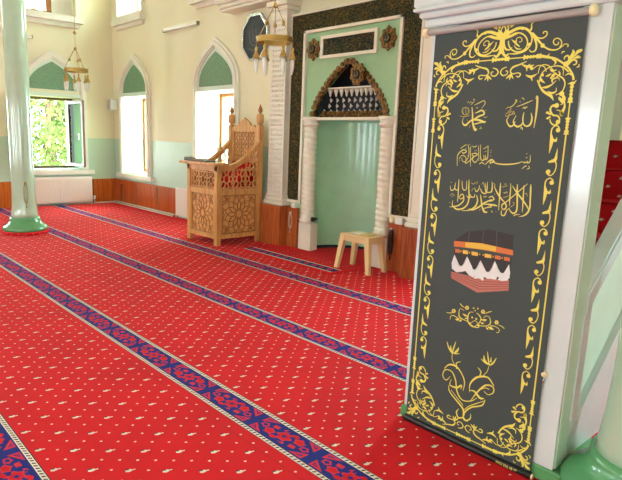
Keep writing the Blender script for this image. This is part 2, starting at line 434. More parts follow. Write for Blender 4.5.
for i, c in enumerate(LW):
    m_ = MB().prism([(c-.66, 3.79), (c+.66, 3.79), (c+.66, 3.91), (c-.66, 3.91)], F, (0, .14)).prism([(c-.6, 3.70), (c+.6, 3.70), (c+.6, 3.79), (c-.6, 3.79)], F, (0, .06))
    m_.frame([(c-.6, 3.91), (c+.6, 3.91), (c+.6, 5.4), (c-.6, 5.4)], [(c-.54, 3.93), (c+.54, 3.93), (c+.54, 5.3), (c-.54, 5.3)], F, (0, .05))
    r = struct(m_.build('window_%d' % nwin, m_trim)); nwin += 1
    mm = MB().frame([(c-.54, 3.93), (c+.54, 3.93), (c+.54, 5.3), (c-.54, 5.3)], [(c-.46, 4.0), (c+.46, 4.0), (c+.46, 5.22), (c-.46, 5.22)], F, (-.3, -.24))
    mm.prism([(c+.02, 4.0), (c+.13, 4.0), (c+.13, 5.22), (c+.02, 5.22)], F, (-.3, -.22))
    MB().prism([(c+.13, 3.94), (c+.54, 3.94), (c+.54, 5.29), (c+.13, 5.29)], F, (-.235, -.20)).build('side_board', m_white, r)
    mm.build('window_frame', m_frame, r)
    MB().prism([(c-.46, 4.0), (c+.46, 4.0), (c+.46, 5.22), (c-.46, 5.22)], F, (-.28, -.275)).build('pane', m_glass, r)
# unseen windows behind the camera
for c in (-10.5, -7.4, -4.3, -1.2):
    r = struct(MB().frame([(c-.65, .65), (c+.65, .65), (c+.65, 2.42), (c-.65, 2.42)], [(c-OW, OZ0), (c+OW, OZ0), (c+OW, OZ1), (c-OW, OZ1)], FY(BY, 1), (0, .05)).build('window_%d' % nwin, m_trim)); nwin += 1
    wframe(r, c, OZ0, OZ1, FY(BY, 1), -.25)

# wainscot panelling, baseboards
def panel_strip(nm, mt, x0, x1, y0, y1, z1=.545, cap=m_panM):
    m_ = MB().box(x0, x1, y0, y1, .0, z1)
    o = struct(m_.build(nm, mt)); return o
panel_strip('trim_1', m_panL, WX, WX+.04, 5.17, WY, .545)
panel_strip('trim_2', m_panL, WX, WX+.04, -5.6, 3.6, .53)
panel_strip('trim_3', m_panQ, WX+.04, -9.72, WY-.05, WY, .55)
panel_strip('trim_4', m_panQ, -3.6, RX, WY-.05, WY, .58)
struct(MB().box(WX+.04, WX+.07, 5.17, WY-.05, 0, .03).build('baseboard_left', m_pipe))

# ------------------------------------------------------------------ carpet
X0, X1, Y0, Y1 = WX+.04, 2.4, BY+.02, WY-.02
cb = MB(); cb.box(X0, X1, Y0, Y1, -.015, 0, 0)
def q(x0, x1, y0, y1, z, mi): cb.add([(x0, y0, z), (x1, y0, z), (x1, y1, z), (x0, y1, z)], [(0, 1, 2, 3)], mi)
def poly(pts, z, mi): cb.add([(x, y, z) for x, y in pts], [tuple(range(len(pts)))], mi)
PIT, SW = 1.235, .236
stripes = [(1.785+PIT*k) for k in range(-2, 3)]
XL, XR = X0+.02, .6
def stripe(y, xa, xb):
    q(xa, xb, y, y+SW, .0006, 3)
    w = .030
    for yy in (y+.003, y+SW-w-.003+.0):
        q(xa, xb, yy, yy+w-.003, .0011, 2)
        k = int(xa/.028)
        while k*.028 < xb-.03:
            x = k*.028
            if x > xa: poly([(x, yy+.006), (x+.012, yy+.005), (x+.022, yy+.022), (x+.010, yy+.022)], .0016, 3)
            k += 1
    q(xa, xb, y+w+.004, y+SW-w-.004, .0012, 1)
    ya, yb = y+w+.012, y+SW-w-.012; h = yb-ya; ym = (ya+yb)/2
    P = .487; k = math.floor((xa+1.88)/P)-1
    while True:
        a = -1.88+P*k+.024; k += 1; b = a+P-.048
        if a > xb: break
        if a < xa or b > xb: continue
        for sx in (1, -1):
            o = a if sx > 0 else b
            for sy in (1, -1):
                yo = ya if sy > 0 else yb
                poly([(o+sx*.006, yo+sy*.0), (o+sx*.100, yo), (o+sx*.006, yo+sy*.060)][::sx*sy], .0017, 4)
                poly([(o+sx*.020, yo+sy*.010), (o+sx*.060, yo+sy*.010), (o+sx*.020, yo+sy*.036)][::sx*sy], .0022, 1)
                poly([(o+sx*.026, yo+sy*.014), (o+sx*.044, yo+sy*.014), (o+sx*.026, yo+sy*.026)][::sx*sy], .0027, 0)
        c = (a+b)/2
        def blob(x, yv, rx, ry, mi, z, n=9, j=.28, ph=0):
            rr = random.Random(int(abs(x-c)*999+yv*77))
            poly([(x+rx*(1-j*(i % 2))*cos(2*PI*i/n+ph), yv+ry*(1-j*(i % 2))*sin(2*PI*i/n+ph)) for i in range(n)], z, mi)
        blob(c, ym, .060, .050, 4, .0017, 12); blob(c, ym, .044, .036, 0, .0022, 12); blob(c, ym, .018, .016, 1, .0027, 8)
        for sx in (1, -1):
            for bx_, by_ in ((.035, .020), (.07, -.030), (.13, .040), (.13, -.030), (.022, -.050)):
                blob(c+sx*bx_, ym+sx*by_, .013, .011, 1, .0030, 7, .35, sx)
            blob(c+sx*.10, ym+sx*.022, .044, .034, 4, .0017, 10, ph=.4); blob(c+sx*.10, ym+sx*.022, .030, .022, 0, .0022, 10, ph=.4)
            blob(c+sx*.10, ym-sx*.035, .030, .020, 4, .0017, 8, ph=.9)
            blob(c+sx*.165, ym-sx*.005, .034, .026, 4, .0017, 10); blob(c+sx*.165, ym-sx*.005, .020, .015, 1, .0022, 8)
            blob(c+sx*.045, ym+sx*.048, .030, .016, 0, .0019, 8); blob(c-sx*.03, ym+sx*.05, .024, .014, 4, .0017, 7)
for y in stripes: stripe(y, XL, XR)
for y in stripes: q(XL, XR, y-.078, y-.072, .0006, 5)
# small flower motifs and dots woven between the stripes
dy, dx = .0692, .1115
rows = int((Y1-.2-(-.9))/dy)
for s in range(-2, 4):
    ybase = (1.785+PIT*s)+SW; ytop = 1.785+PIT*(s+1)
    nr = 14
    for k in range(nr):
        y = ybase+.045+k*dy
        if y > min(ytop-.02, Y1-.05): break
        if y < -.9: continue
        motrow = k % 2 == 0
        off = 0 if motrow else dx/2
        j = int(XL/dx)
        while j*dx+off < XR:
            x = j*dx+off; j += 1
            if x < XL+.03: continue
            far = x < -9
            if motrow and (j+k//2) % 2 == 0:
                poly([(x-.011, y-.018), (x+.003, y-.025), (x+.013, y-.012), (x+.012, y+.004), (x+.002, y+.012), (x-.009, y+.003)], .0006, 2)
                poly([(x-.018, y-.016), (x-.010, y-.024), (x-.004, y-.006), (x-.009, y+.004)], .0010, 3)
                poly([(x+.002, y+.010), (x+.009, y+.006), (x+.012, y+.022), (x+.006, y+.026)], .0010, 2)
                poly([(x+.004, y+.026), (x+.010, y+.023), (x+.012, y+.030), (x+.006, y+.032)], .0012, 3)
            else:
                poly([(x-.0065, y-.004), (x, y-.008), (x+.0065, y-.002), (x+.005, y+.005), (x-.003, y+.0065)], .0006, 2)
car = cb.build('carpet', [m_red, m_navy, m_cream, m_blk, m_pink, m_seam])
tag(car, 'wall to wall red prayer carpet with navy border stripes and small cream flowers', 'carpet')

# imam's prayer rug in front of the niche
rg = MB()
pm = lambda x0, x1, y0, y1, z, mi: rg.add([(x0, y0, z), (x1, y0, z), (x1, y1, z), (x0, y1, z)], [(0, 1, 2, 3)], mi)
rx0, rx1, ry0, ry1 = -6.45, -4.62, 4.80, 5.50
rg.box(rx0, rx1, ry0, ry1, .0, .010, 0)
pm(rx0+.02, rx1-.06, ry0+.05, ry0+.25, .0106, 3); pm(rx0+.02, rx1-.06, ry0+.055, ry0+.08, .0111, 2); pm(rx0+.02, rx1-.06, ry0+.22, ry0+.245, .0111, 2)
pm(rx0+.03, rx1-.07, ry0+.09, ry0+.21, .0112, 1)
for k in range(12):
    x = rx0+.12+k*.14
    rg.add([(x-.05, ry0+.15, .0117), (x, ry0+.105, .0117), (x+.05, ry0+.15, .0117), (x, ry0+.195, .0117)], [(0, 1, 2, 3)], 4 if k % 2 else 0)
for k in range(13):
    for j in range(3):
        x = rx0+.1+k*.14; y = ry0+.33+j*.07
        if x < rx1-.08 and y < ry1: rg.add([(x-.006, y-.006, .0106), (x+.007, y-.004, .0106), (x, y+.009, .0106)], [(0, 1, 2)], 2)
rug = rg.build('prayer_rug', [m_red, m_navy, m_cream, m_blk, m_pink])
recenter(rug, (-5.5, 5.1, 0.0)); rug.location.z = .0028
tag(rug, 'separate red prayer rug with a navy border lying before the prayer niche', 'rug')

# ------------------------------------------------------------------ columns
def column(cx, cy, label, grp):
    r = thing('column', label, 'column', (cx, cy, 0), grp)
    MB().lathe([(.205, .24), (.195, .30), (.182, .42), (.172, .62), (.168, .95), (.166, 2.2), (.168, 5.7)], cx, cy, 0, 48).build('shaft', m_col, r)
    MB().lathe([(.325, .045), (.33, .07), (.325, .10), (.30, .125), (.26, .15), (.235, .18), (.222, .22), (.218, .25), (.19, .252)], cx, cy, 0, 48).build('base', m_colg, r)
    MB().lathe([(.34, .0), (.355, .02), (.345, .045), (.2, .046)], cx, cy, 0, 48).build('carpet_collar', m_red, r)
    dm = MB()
    for k in range(22):
        a = 2*PI*k/22; p = lambda da, h, rr=.3585: (cx+rr*cos(a+da), cy+rr*sin(a+da), h)
        dm.add([p(-.02, .021), p(0, .014), p(.02, .021), p(0, .029)], [(0, 1, 2, 3)])
    dm.build('collar_dots', m_cream, r)
    MB().lathe([(.168, 5.6), (.2, 5.7), (.3, 5.85), (.32, 6.0)], cx, cy, 0, 40).build('capital', m_colg, r)
    return r
column(-9.35, 2.76, 'pale green round column by the left windows, gold beads hung on it', 'round columns')
column(-.68, 2.78, 'white round column cut off by the right edge, beside the stair pulpit', 'round columns')

# ------------------------------------------------------------------ radiators and pipes
def radiator(x, label, along, a0, a1, z0, z1, base):
    r = thing('radiator', label, 'radiator', base, 'white panel radiators')
    m_ = MB()
    if along == 'y':
        m_.box(x, x+.09, a0, a1, z0, z1, bev=.008)
        n = int((a1-a0-.04)/.033)
        for k in range(n):
            y = a0+.025+k*.033; m_.box(x+.085, x+.098, y, y+.020, z0+.03, z1-.03, bev=.004)
    else:
        m_.box(a0, a1, x-.09, x, z0, z1, bev=.008)
        n = int((a1-a0-.04)/.033)
        for k in range(n):
            y = a0+.025+k*.033; m_.box(y, y+.020, x-.098, x-.085, z0+.03, z1-.03, bev=.004)
    m_.build('panel', m_rad, r)
    if along == 'y':
        MB().box(x+.0, x+.09, a0, a1, z1, z1+.012).build('top_grille', m_rad, r)
        MB().tube([(x+.05, a1, z0+.05), (x+.05, a1+.06, z0+.05), (x+.05, a1+.06, -.0)], .012).build('feed_pipe', m_pipe, r)
        MB().lathe([(.02, 0), (.028, .01), (.028, .07), (.015, .08)], x+.05, a1+.06, z0+.05, 12).build('valve', m_white, r)
    else:
        MB().box(a0, a1, x-.09, x, z1, z1+.012).build('top_grille', m_rad, r)
        MB().tube([(a0, x-.05, z0+.05), (a0-.05, x-.05, z0+.05), (a0-.05, x-.05, .0)], .012).build('feed_pipe', m_pipe, r)
    return r
radiator(WX+.02, 'long white radiator under the open left window', 'y', 3.72, 5.12, .05, .60, (WX+.06, 4.4, 0))
radiator(WY-.02, 'white radiator half hidden behind the carved wooden pulpit', 'x', -9.62, -7.9, .05, .58, (-8.8, WY-.06, 0))
pp = MB()
pp.tube([(WX+.1, WY-.075, .045), (-9.72, WY-.075, .045)], .014)
pp.tube([(WX+.1, WY-.105, .018), (-9.75, WY-.105, .018)], .014)
pipes = pp.build('heating_pipes', m_pipe)
tag(recenter(pipes, (-11, WY-.09, 0)), 'pair of painted heating pipes along the foot of the front wall', 'pipe')

# ------------------------------------------------------------------ mihrab
MY = 5.62
def MW(px, py, Y=MY): p = on(px, py, 1, Y); return p.x, p.z
fl, fr_ = -6.36, -4.15                 # outer edges of the lettered frame
ft, fb = 3.25, .70
mih = thing('mihrab', 'green arched prayer niche framed by a gilt lettered band', 'prayer niche', ((fl+fr_)/2, MY, 0))
F = FY(MY)
cx = -5.25
il, ir, it_ = -6.10, -4.41, 3.03         # outer edge of the inner ivory moulding
# back board with an arched hole (built as left/right/top pieces)
def scal(h, z0, z1, n, amp):
    """triangular scalloped opening outline, left foot -> apex -> right foot"""
    pts = []
    for k in range(n+1):
        t = k/n; x = -h*(1-t**1.12); z = z0+(z1-z0)*t
        pts.append((x, z))
    return pts
ah, az0, az1 = .665, 1.86, 2.53
edge = [(-.665, 1.86), (-.645, 1.95), (-.585, 2.07), (-.50, 2.19), (-.39, 2.31), (-.29, 2.40), (-.18, 2.49), (-.08, 2.55), (0, 2.59)]
full = [(cx+a, b) for a, b in edge]+[(cx-a, b) for a, b in edge[-2::-1]]
bb = MB()
nx0, nx1 = cx-.665, cx+.665
bb.prism([(fl, 0), (nx0, 0), (nx0, 1.86), (fl, 1.86)], F, (-.1, 0)); bb.prism([(nx1, 0), (fr_, 0), (fr_, 1.86), (nx1, 1.86)], F, (-.1, 0))
for a, b in zip(full, full[1:]):
    bb.prism([(a[0], a[1]), (b[0], b[1]), (b[0], ft), (a[0], ft)], F, (-.1, 0))
bb.prism([(fl, 1.86), (nx0, 1.86), (nx0, ft), (fl, ft)], F, (-.1, 0)); bb.prism([(nx1, 1.86), (fr_, 1.86), (fr_, ft), (nx1, ft)], F, (-.1, 0))
bb.build('back_board', m_green, mih)
MB().frame([(fl, fb), (fr_, fb), (fr_, ft), (fl, ft)], [(fl+.205, fb), (fr_-.245, fb), (fr_-.245, ft-.205), (fl+.205, ft-.205)], F, (0, .02)).build('lettered_band', m_script, mih) if False else None
lb = MB()
lb.prism([(fl, fb), (il, fb), (il, ft), (fl, ft)], F, (0, .02)); lb.prism([(ir, fb), (fr_, fb), (fr_, ft), (ir, ft)], F, (0, .02))
lb.prism([(il, it_), (ir, it_), (ir, ft), (il, ft)], F, (0, .02))
lb.build('lettered_band', m_script, mih)
im = MB()
w = .04
for a, b, c_, d in ((il, il+w, fb, it_), (ir-w, ir, fb, it_), (il, ir, it_-w, it_)): im.box(a, b, MY-.045, MY, c_, d, bev=.006)
im.box(fl, il+w, MY-.045, MY, fb-.04, fb, bev=.006); im.box(ir-w, fr_, MY-.045, MY, fb-.04, fb, bev=.006)
for a, b, c_, d in ((fl-.03, fl, fb-.04, ft+.03), (fr_, fr_+.03, fb-.04, ft+.03), (fl, fr_, ft, ft+.03)): im.box(a, b, MY-.035, MY, c_, d, bev=.006)
im.build('ivory_moulding', m_ivory, mih)
# niche: glazed half-elliptical wall
def half(rx, ry, z, n=28): return [(cx-rx*cos(PI*k/n), MY+ry*sin(PI*k/n), z) for k in range(n+1)]
nb = MB(); lo, hi = half(.665, .70, 0), half(.665, .70, 1.86); n = len(lo)
nb.add(lo+hi, [(i, i+1, n+i+1, n+i) for i in range(n-1)], 0, True)
nb.add(hi, [tuple(range(n))[::-1]])
nb.add([(a, b-.0, .012) for a, b, c_ in half(.66, .69, 0)], [tuple(range(n))], 1)
nb.build('niche', [m_tile, m_red], mih)
er = MB(); a_, b_ = half(.655, .69, .013), half(.655, .69, .055)
er.add(a_+b_, [(i, i+1, n+i+1, n+i) for i in range(n-1)], 0, True); er.build('niche_edging', m_blk, mih)
MB().box(cx-.70, cx+.70, MY-.03, MY+.03, 1.835, 1.875, bev=.006).build('niche_lip', m_ivory, mih)
# dark hood with stalactite tiers
hd = MB(); prof = [(.665, .42, 1.87), (.60, .42, 2.03), (.50, .40, 2.2), (.36, .34, 2.36), (.2, .2, 2.5), (.02, .02, 2.6)]
vs = []; 
for rx, ry, z in prof: vs += half(rx, ry, z, 20)
n = 21
hd.add(vs, [(r*n+i, r*n+i+1, (r+1)*n+i+1, (r+1)*n+i) for r in range(len(prof)-1) for i in range(n-1)], 0, True)
hd.build('hood', m_dark, mih)
def hood_pt(t, z, back=.97):
    for (a, b, z0), (c_, d, z1) in zip(prof, prof[1:]):
        if z0 <= z <= z1:
            f = (z-z0)/(z1-z0); rx, ry = a+(c_-a)*f, b+(d-b)*f
            return Vector((cx-rx*back*cos(t), MY+ry*back*sin(t), z)), Vector((cos(t), -sin(t)*1, 0)).normalized()
pd = MB()
for k in range(11):
    x = cx-.43+k*.086; Y = MY+.16*math.sqrt(max(0, 1-((x-cx)/.56)**2))
    pd.lathe([(.004, -.085), (.013, -.07), (.020, -.04), (.032, -.012), (.036, .012), (.01, .013)], x, Y, 2.235, 8)
pd.build('stalactite_row', m_ivory, mih)
MB().prism([(cx-.47, 2.245), (cx+.47, 2.245), (cx+.45, 2.262), (cx-.45, 2.262)], F, (-.30, -.02)).build('stalactite_shelf', m_ivory, mih)
for row, (z, cnt, hw) in enumerate(((2.105, 10, .44), (2.03, 9, .46), (1.955, 12, .53))):
    dm = MB()
    for k in range(cnt):
        f = k/(cnt-1) if row != 1 else (k+.0)/(cnt-1)
        x = cx-hw+2*hw*f; Y = MY+.02+.17*math.sqrt(max(0, 1-((x-cx)/.62)**2))
        s_ = .028
        dm.add([(x-s_, Y, z), (x, Y-.02, z-.036), (x+s_, Y, z), (x, Y-.02, z+.036), (x, Y-.03, z)], [(0, 1, 4), (1, 2, 4), (2, 3, 4), (3, 0, 4)])
    dm.build('lozenge_tier', m_grey, mih)
br = MB()
for row, z in enumerate((1.895, 1.935)):
    for k in range(15):
        x = cx-.56+k*.08+(.04 if row else 0)
        if x > cx+.6: continue
        Y = MY+.16*math.sqrt(max(0, 1-((x-cx)/.66)**2))
        br.lathe([(.006, -.03), (.034, -.012), (.040, .01), (.02, .03)], x, Y, z, 8)
br.build('gilt_scale_tiers', m_gold, mih)
# scalloped gilt arch edge
sc = MB()
path = catmull([(a, b, 0) for a, b in full], 4)
acc = 0; last = path[0]; spots = [last]
for p in path[1:]:
    d = math.hypot(p[0]-last[0], p[1]-last[1])
    if d > .062: spots.append(p); last = p
for i, p in enumerate(spots):
    pts = [(p[0]+.048*cos(2*PI*k/10), p[1]+.040*sin(2*PI*k/10)) for k in range(10)]
    sc.prism(pts, F, (-.02, .028))
    sc.prism([(p[0]+.022*cos(2*PI*k/8), p[1]+.020*sin(2*PI*k/8)) for k in range(8)], F, (.028, .042))
sc.build('scalloped_arch_edge', m_gold, mih)
# twisted columns
def spiral(cxx, nm='spiral_column'):
    r = MB()
    nz, na = 170, 24; vs = []
    z0, z1 = .52, 1.76
    cy = MY-.01
    for i in range(nz+1):
        z = z0+(z1-z0)*i/nz
        for k in range(na):
            a = 2*PI*k/na; rr = .090+.009*abs(sin(.5*a+z*PI/.072))
            vs.append((cxx+rr*cos(a), cy+rr*sin(a), z))
    r.add(vs, [(i*na+k, i*na+(k+1) % na, (i+1)*na+(k+1) % na, (i+1)*na+k) for i in range(nz) for k in range(na)], 0, True)
    o = r.build(nm, m_ivory, mih)
    MB().lathe([(.092, 1.74), (.12, 1.78), (.12, 1.80), (.10, 1.81), (.135, 1.845), (.135, 1.88), (.0, 1.88)], cxx, cy, 0, 20).build('column_capital', m_ivory, o)
    MB().box(cxx-.125, cxx+.125, cy-.05, MY+.08, .0, .40, bev=.012).lathe([(.11, .40), (.125, .45), (.10, .47), (.105, .50), (.09, .53)], cxx, cy, 0, 20).build('column_plinth', m_ivory, o)
spiral(-5.92); spiral(-4.55)
# lettered panel above the arch
px0, px1, pz0, pz1 = -5.78, -4.80, 2.64, 2.93
MB().prism([(px0+.045, pz0+.04), (px1-.045, pz0+.04), (px1-.045, pz1-.04), (px0+.045, pz1-.04)], F, (0, .012)).build('lettered_panel', m_script2, mih)
pf = MB()
for a, b, c_, d in ((px0, px1, pz0, pz0+.04), (px0, px1, pz1-.04, pz1), (px0, px0+.045, pz0+.04, pz1-.04), (px1-.045, px1, pz0+.04, pz1-.04)): pf.box(a, b, MY-.03, MY, c_, d)
pf.build('panel_moulding', m_ivory, mih)
# wood panelling between niche and pilasters
MB().box(-6.36, -6.10, MY-.05, MY, 0, .585).build('side_panelling', m_panM, mih)
MB().box(-4.42, -4.13, MY-.05, MY, 0, .60).build('side_panelling', m_panR, mih)
# gilt star medallions
def medallion(x, z, label, Y=MY, s=1, tilt=0):
    r = thing('medallion', label, 'medallion', (x, Y, z), 'gilt star medallions')
    FF = FY(Y)
    pts = []
    for k in range(32):
        a = 2*PI*k/32; rr = (.125 if k % 4 == 0 else (.100 if k % 4 == 2 else .110))*s
        pts.append((x+rr*cos(a+tilt), z+rr*1.18*sin(a+tilt)))
    MB().prism(pts, FF, (0, .03)).build('star_rim', m_gold, r)
    st = MB()
    for k in range(8):
        a = 2*PI*k/8+tilt; st.lathe([(.022*s, 0), (.02*s, .012), (.004, .018)], 0, 0, 0, 8)
    v = st.v; out = MB()
    for k in range(8):
        a = 2*PI*k/8+tilt; cx_, cz_ = x+.078*s*cos(a), z+.09*s*sin(a)
        out.prism([(cx_+.02*s*cos(t*PI/4), cz_+.022*s*sin(t*PI/4)) for t in range(8)], FF, (.03, .044))
    out.build('star_bosses', m_gold, r)
    MB().prism([(x+.048*s*cos(t*PI/8), z+.058*s*sin(t*PI/8)) for t in range(16)], FF, (.03, .05)).build('centre', m_script2, r)
    g = MB()
    g.ribbon([(x-.03*s, z-.01, .008), (x, z-.025, .01), (x+.025*s, z+.0, .008), (x+.01, z+.03, .006)], FF, .0515)
    g.ribbon([(x-.02*s, z+.03, .006), (x-.018*s, z-.005, .008)], FF, .052)
    g.build('lettering', mat('dull_gilt_letter', (128, 116, 92), .5), r)
medallion(-5.925, 2.775, 'gilt star medallion left of the lettered panel above the niche')
medallion(-4.635, 2.79, 'gilt star medallion right of the lettered panel above the niche')
medallion(-5.05, 2.395, 'gilt star medallion hanging askew inside the dark arch top', MY-.05, 1.0, .3)

# pilasters with relief and their wooden bases
def pilaster(x0, x1, label, wl, wm):
    r = thing('pilaster', label, 'pilaster', ((x0+x1)/2, WY, 0), 'ivory pilasters beside the niche')
    Yf = 5.50
    MB().box(x0+.04, x1-.04, Yf, WY, .60, 3.40).build('shaft', m_ivrel if wl else m_ivory, r)
    bb_ = MB().box(x0-.01, x1+.01, Yf-.035, WY, .60, .66, bev=.01).box(x0+.01, x1-.01, Yf-.02, WY, .66, .72, bev=.01).box(x0+.025, x1-.025, Yf-.01, WY, .72, .76, bev=.008)
    bb_.build('base_moulding', m_ivory, r)
    MB().box(x0+.01, x1-.01, Yf-.03, WY, 3.34, 3.40, bev=.01).box(x0-.01, x1+.01, Yf-.06, WY, 3.40, 3.47, bev=.01).build('capital', m_ivory, r)
    if wl:
        be = MB()
        for s_ in range(36):
            for x in (x0+.10, x0+.155, x0+.21, x0+.265, x0+.32):
                z = .80+s_*.069
                be.lathe([(.020, 0), (.016, .010), (.004, .014)], 0, 0, 0, 6)
                m0 = len(be.v)-18
                for i in range(m0, m0+18):
                    vx, vy, vz = be.v[i]; be.v[i] = (x+vx, Yf-vz, z+vy)
        be.build('relief_bosses', m_ivory, r)
    MB().box(x0-.02, x1+.02, Yf-.08, WY, 0, .60).build('wooden_base', wm, r)
    return r
pilaster(-6.75, -6.33, 'carved ivory pilaster left of the prayer niche on a wooden base', True, m_panM)
pilaster(-4.09, -3.66, 'plain ivory pilaster right of the prayer niche, partly behind the banner', False, m_panR)
# cornice above
cn = MB()
for a, b, z0, z1 in ((-7.95, -3.4, 3.50, 3.54), (-7.95, -3.4, 3.54, 3.60), (-7.98, -3.4, 3.60, 3.66)):
    cn.box(a, b, 5.45-.03*(z0-3.5)*20, WY, z0, z1, bev=.01)
struct(cn.build('trim_5', m_ivory))

# small things on the panelling ledges
o = MB().box(-6.20, -6.13, MY-.075, MY-.005, .585, .66, bev=.006).build('small_box', m_white)
recenter(o, (-6.165, MY-.04, .585)); tag(o, 'small white box on the ledge left of the niche', 'box')
o = MB().box(-4.30, -4.19, MY-.085, MY-.01, .60, .69, bev=.008).build('small_box', m_white)
recenter(o, (-4.25, MY-.05, .60)); tag(o, 'small white box on the ledge right of the niche', 'box')
o = MB().lathe([(.025, 0), (.035, .02), (.032, .06), (.012, .08)], -4.38, MY-.035, .60, 12).build('cream_pot', m_knob)
recenter(o, (-4.38, MY-.035, .60)); tag(o, 'little cream pot beside the white box on the right ledge', 'pot')
o = MB().tube([(-5.76, MY+.02, .47), (-5.76, MY-.05, .47)], .02, 10).lathe([(.03, 0), (.03, .05), (.01, .06)], -5.76, MY-.06, .44, 10).build('wall_tap', m_blackp)
recenter(o, (-5.76, MY+.02, .47)); tag(o, 'small black knob on the left side of the niche', 'knob')

# prayer beads
def beads(base, L, label, mt, axis='x', n=26, wd=.028, wht=None, br=.0105):
    r = thing('prayer_beads', label, 'prayer beads', base, None)
    b = MB(); x0, y0, z0 = base
    for k in range(n):
        t = 2*PI*k/n; dx_ = wd*sin(t)*(1.0); zz = z0-L/2-L/2*cos(t)*-1-L*0
        zz = z0-L/2*(1-cos(t)); 
        p = (x0+dx_, y0-.012, zz) if axis == 'x' else ((x0+.012, y0+dx_, zz) if axis == 'y' else (x0+dx_*.12, y0+dx_, zz))
        b.lathe([(.002, -br), (br, -.004), (br, .004), (.002, br)], p[0], p[1], p[2], 6)
    b.build('beads', mt, r)
    zt = z0-L
    px_, py_ = (x0, y0-.012) if axis == 'x' else ((x0+.012, y0) if axis == 'y' else (x0, y0))
    MB().tube([(px_, py_, zt), (px_, py_, zt-.03), (px_, py_, zt-.07)], [.004, .006, .012], 6).build('tassel', mt, r)
    MB().lathe([(.004, -.01), (.02, 0), (.02, .012), (.004, .02)], px_, py_, z0+.004, 8).build('hook', wht or m_brass, r)
    return r
beads((-6.23, MY-.052, .50), .22, 'pale prayer beads hanging on the panel left of the niche', m_bead, wht=m_white)
beads((-4.36, MY-.052, .52), .30, 'black prayer beads on a white hook right of the niche', m_beadd, n=34, wd=.022, wht=m_white, br=.019)
p = on(122, 184, 1, WY-.05); beads((p.x, WY-.055, p.z), .28, 'dark prayer beads on the wood panelling nearest the room corner', m_beadd, wd=.035)
p = on(157, 188, 1, WY-.05); beads((p.x, WY-.055, p.z), .26, 'brown prayer beads on the panelling just right of the first front window', m_beadg, wd=.03)
beads((-9.35+.188*cos(-.12), 2.76+.188*sin(-.12), .78), .30, 'gold prayer beads hanging on the left column', m_beadg, 'd', wd=.028)

# ------------------------------------------------------------------ plastic stool with paper
st = thing('plastic_stool', 'beige plastic stool standing on the carpet before the niche', 'stool', (-4.585, 5.28, .003))
sx0, sx1, sy0, sy1 = -4.81, -4.35, 5.13, 5.42
MB().box(sx0, sx1, sy0, sy1, .425, .455, bev=.01).box(sx0+.02, sx1-.02, sy0+.005, sy0+.03, .37, .425).box(sx0+.02, sx1-.02, sy1-.03, sy1-.005, .37, .425).box(sx0+.005, sx0+.03, sy0+.02, sy1-.02, .37, .425).box(sx1-.03, sx1-.005, sy0+.02, sy1-.02, .37, .425).build('seat', m_plast, st)
for a in (0, 1):
    for b in (0, 1):
        x, y = (sx0, sx1)[a], (sy0, sy1)[b]; ex, ey = (-.055, .055)[a], (-.03, .02)[b]
        s1, s2 = (1, -1)[a], (1, -1)[b]
        top = [(x, y), (x+s1*.072, y), (x+s1*.072, y+s2*.065), (x, y+s2*.065)]
        bot = [(x+ex, y+ey), (x+ex+s1*.05, y+ey), (x+ex+s1*.05, y+ey+s2*.045), (x+ex, y+ey+s2*.045)]
        m_ = MB(); m_.add([(u, v, .012) for u, v in bot]+[(u, v, .43) for u, v in top], [(3, 2, 1, 0), (4, 5, 6, 7), (0, 1, 5, 4), (1, 2, 6, 5), (2, 3, 7, 6), (3, 0, 4, 7)])
        m_.build('leg', m_plast, st)
o = MB().box(-4.70, -4.56, 5.20, 5.37, .4585, .466, bev=.002).build('folded_paper', m_paper)
tag(recenter(o, (-4.63, 5.28, .4585)), 'folded white paper lying on the plastic stool', 'paper')
o = MB().box(-4.54, -4.42, 5.20, 5.36, .4585, .474, bev=.003).build('booklet', mat('buff_card', (214, 186, 132), .6))
tag(recenter(o, (-4.48, 5.28, .4585)), 'buff booklet lying beside the paper on the stool', 'book')

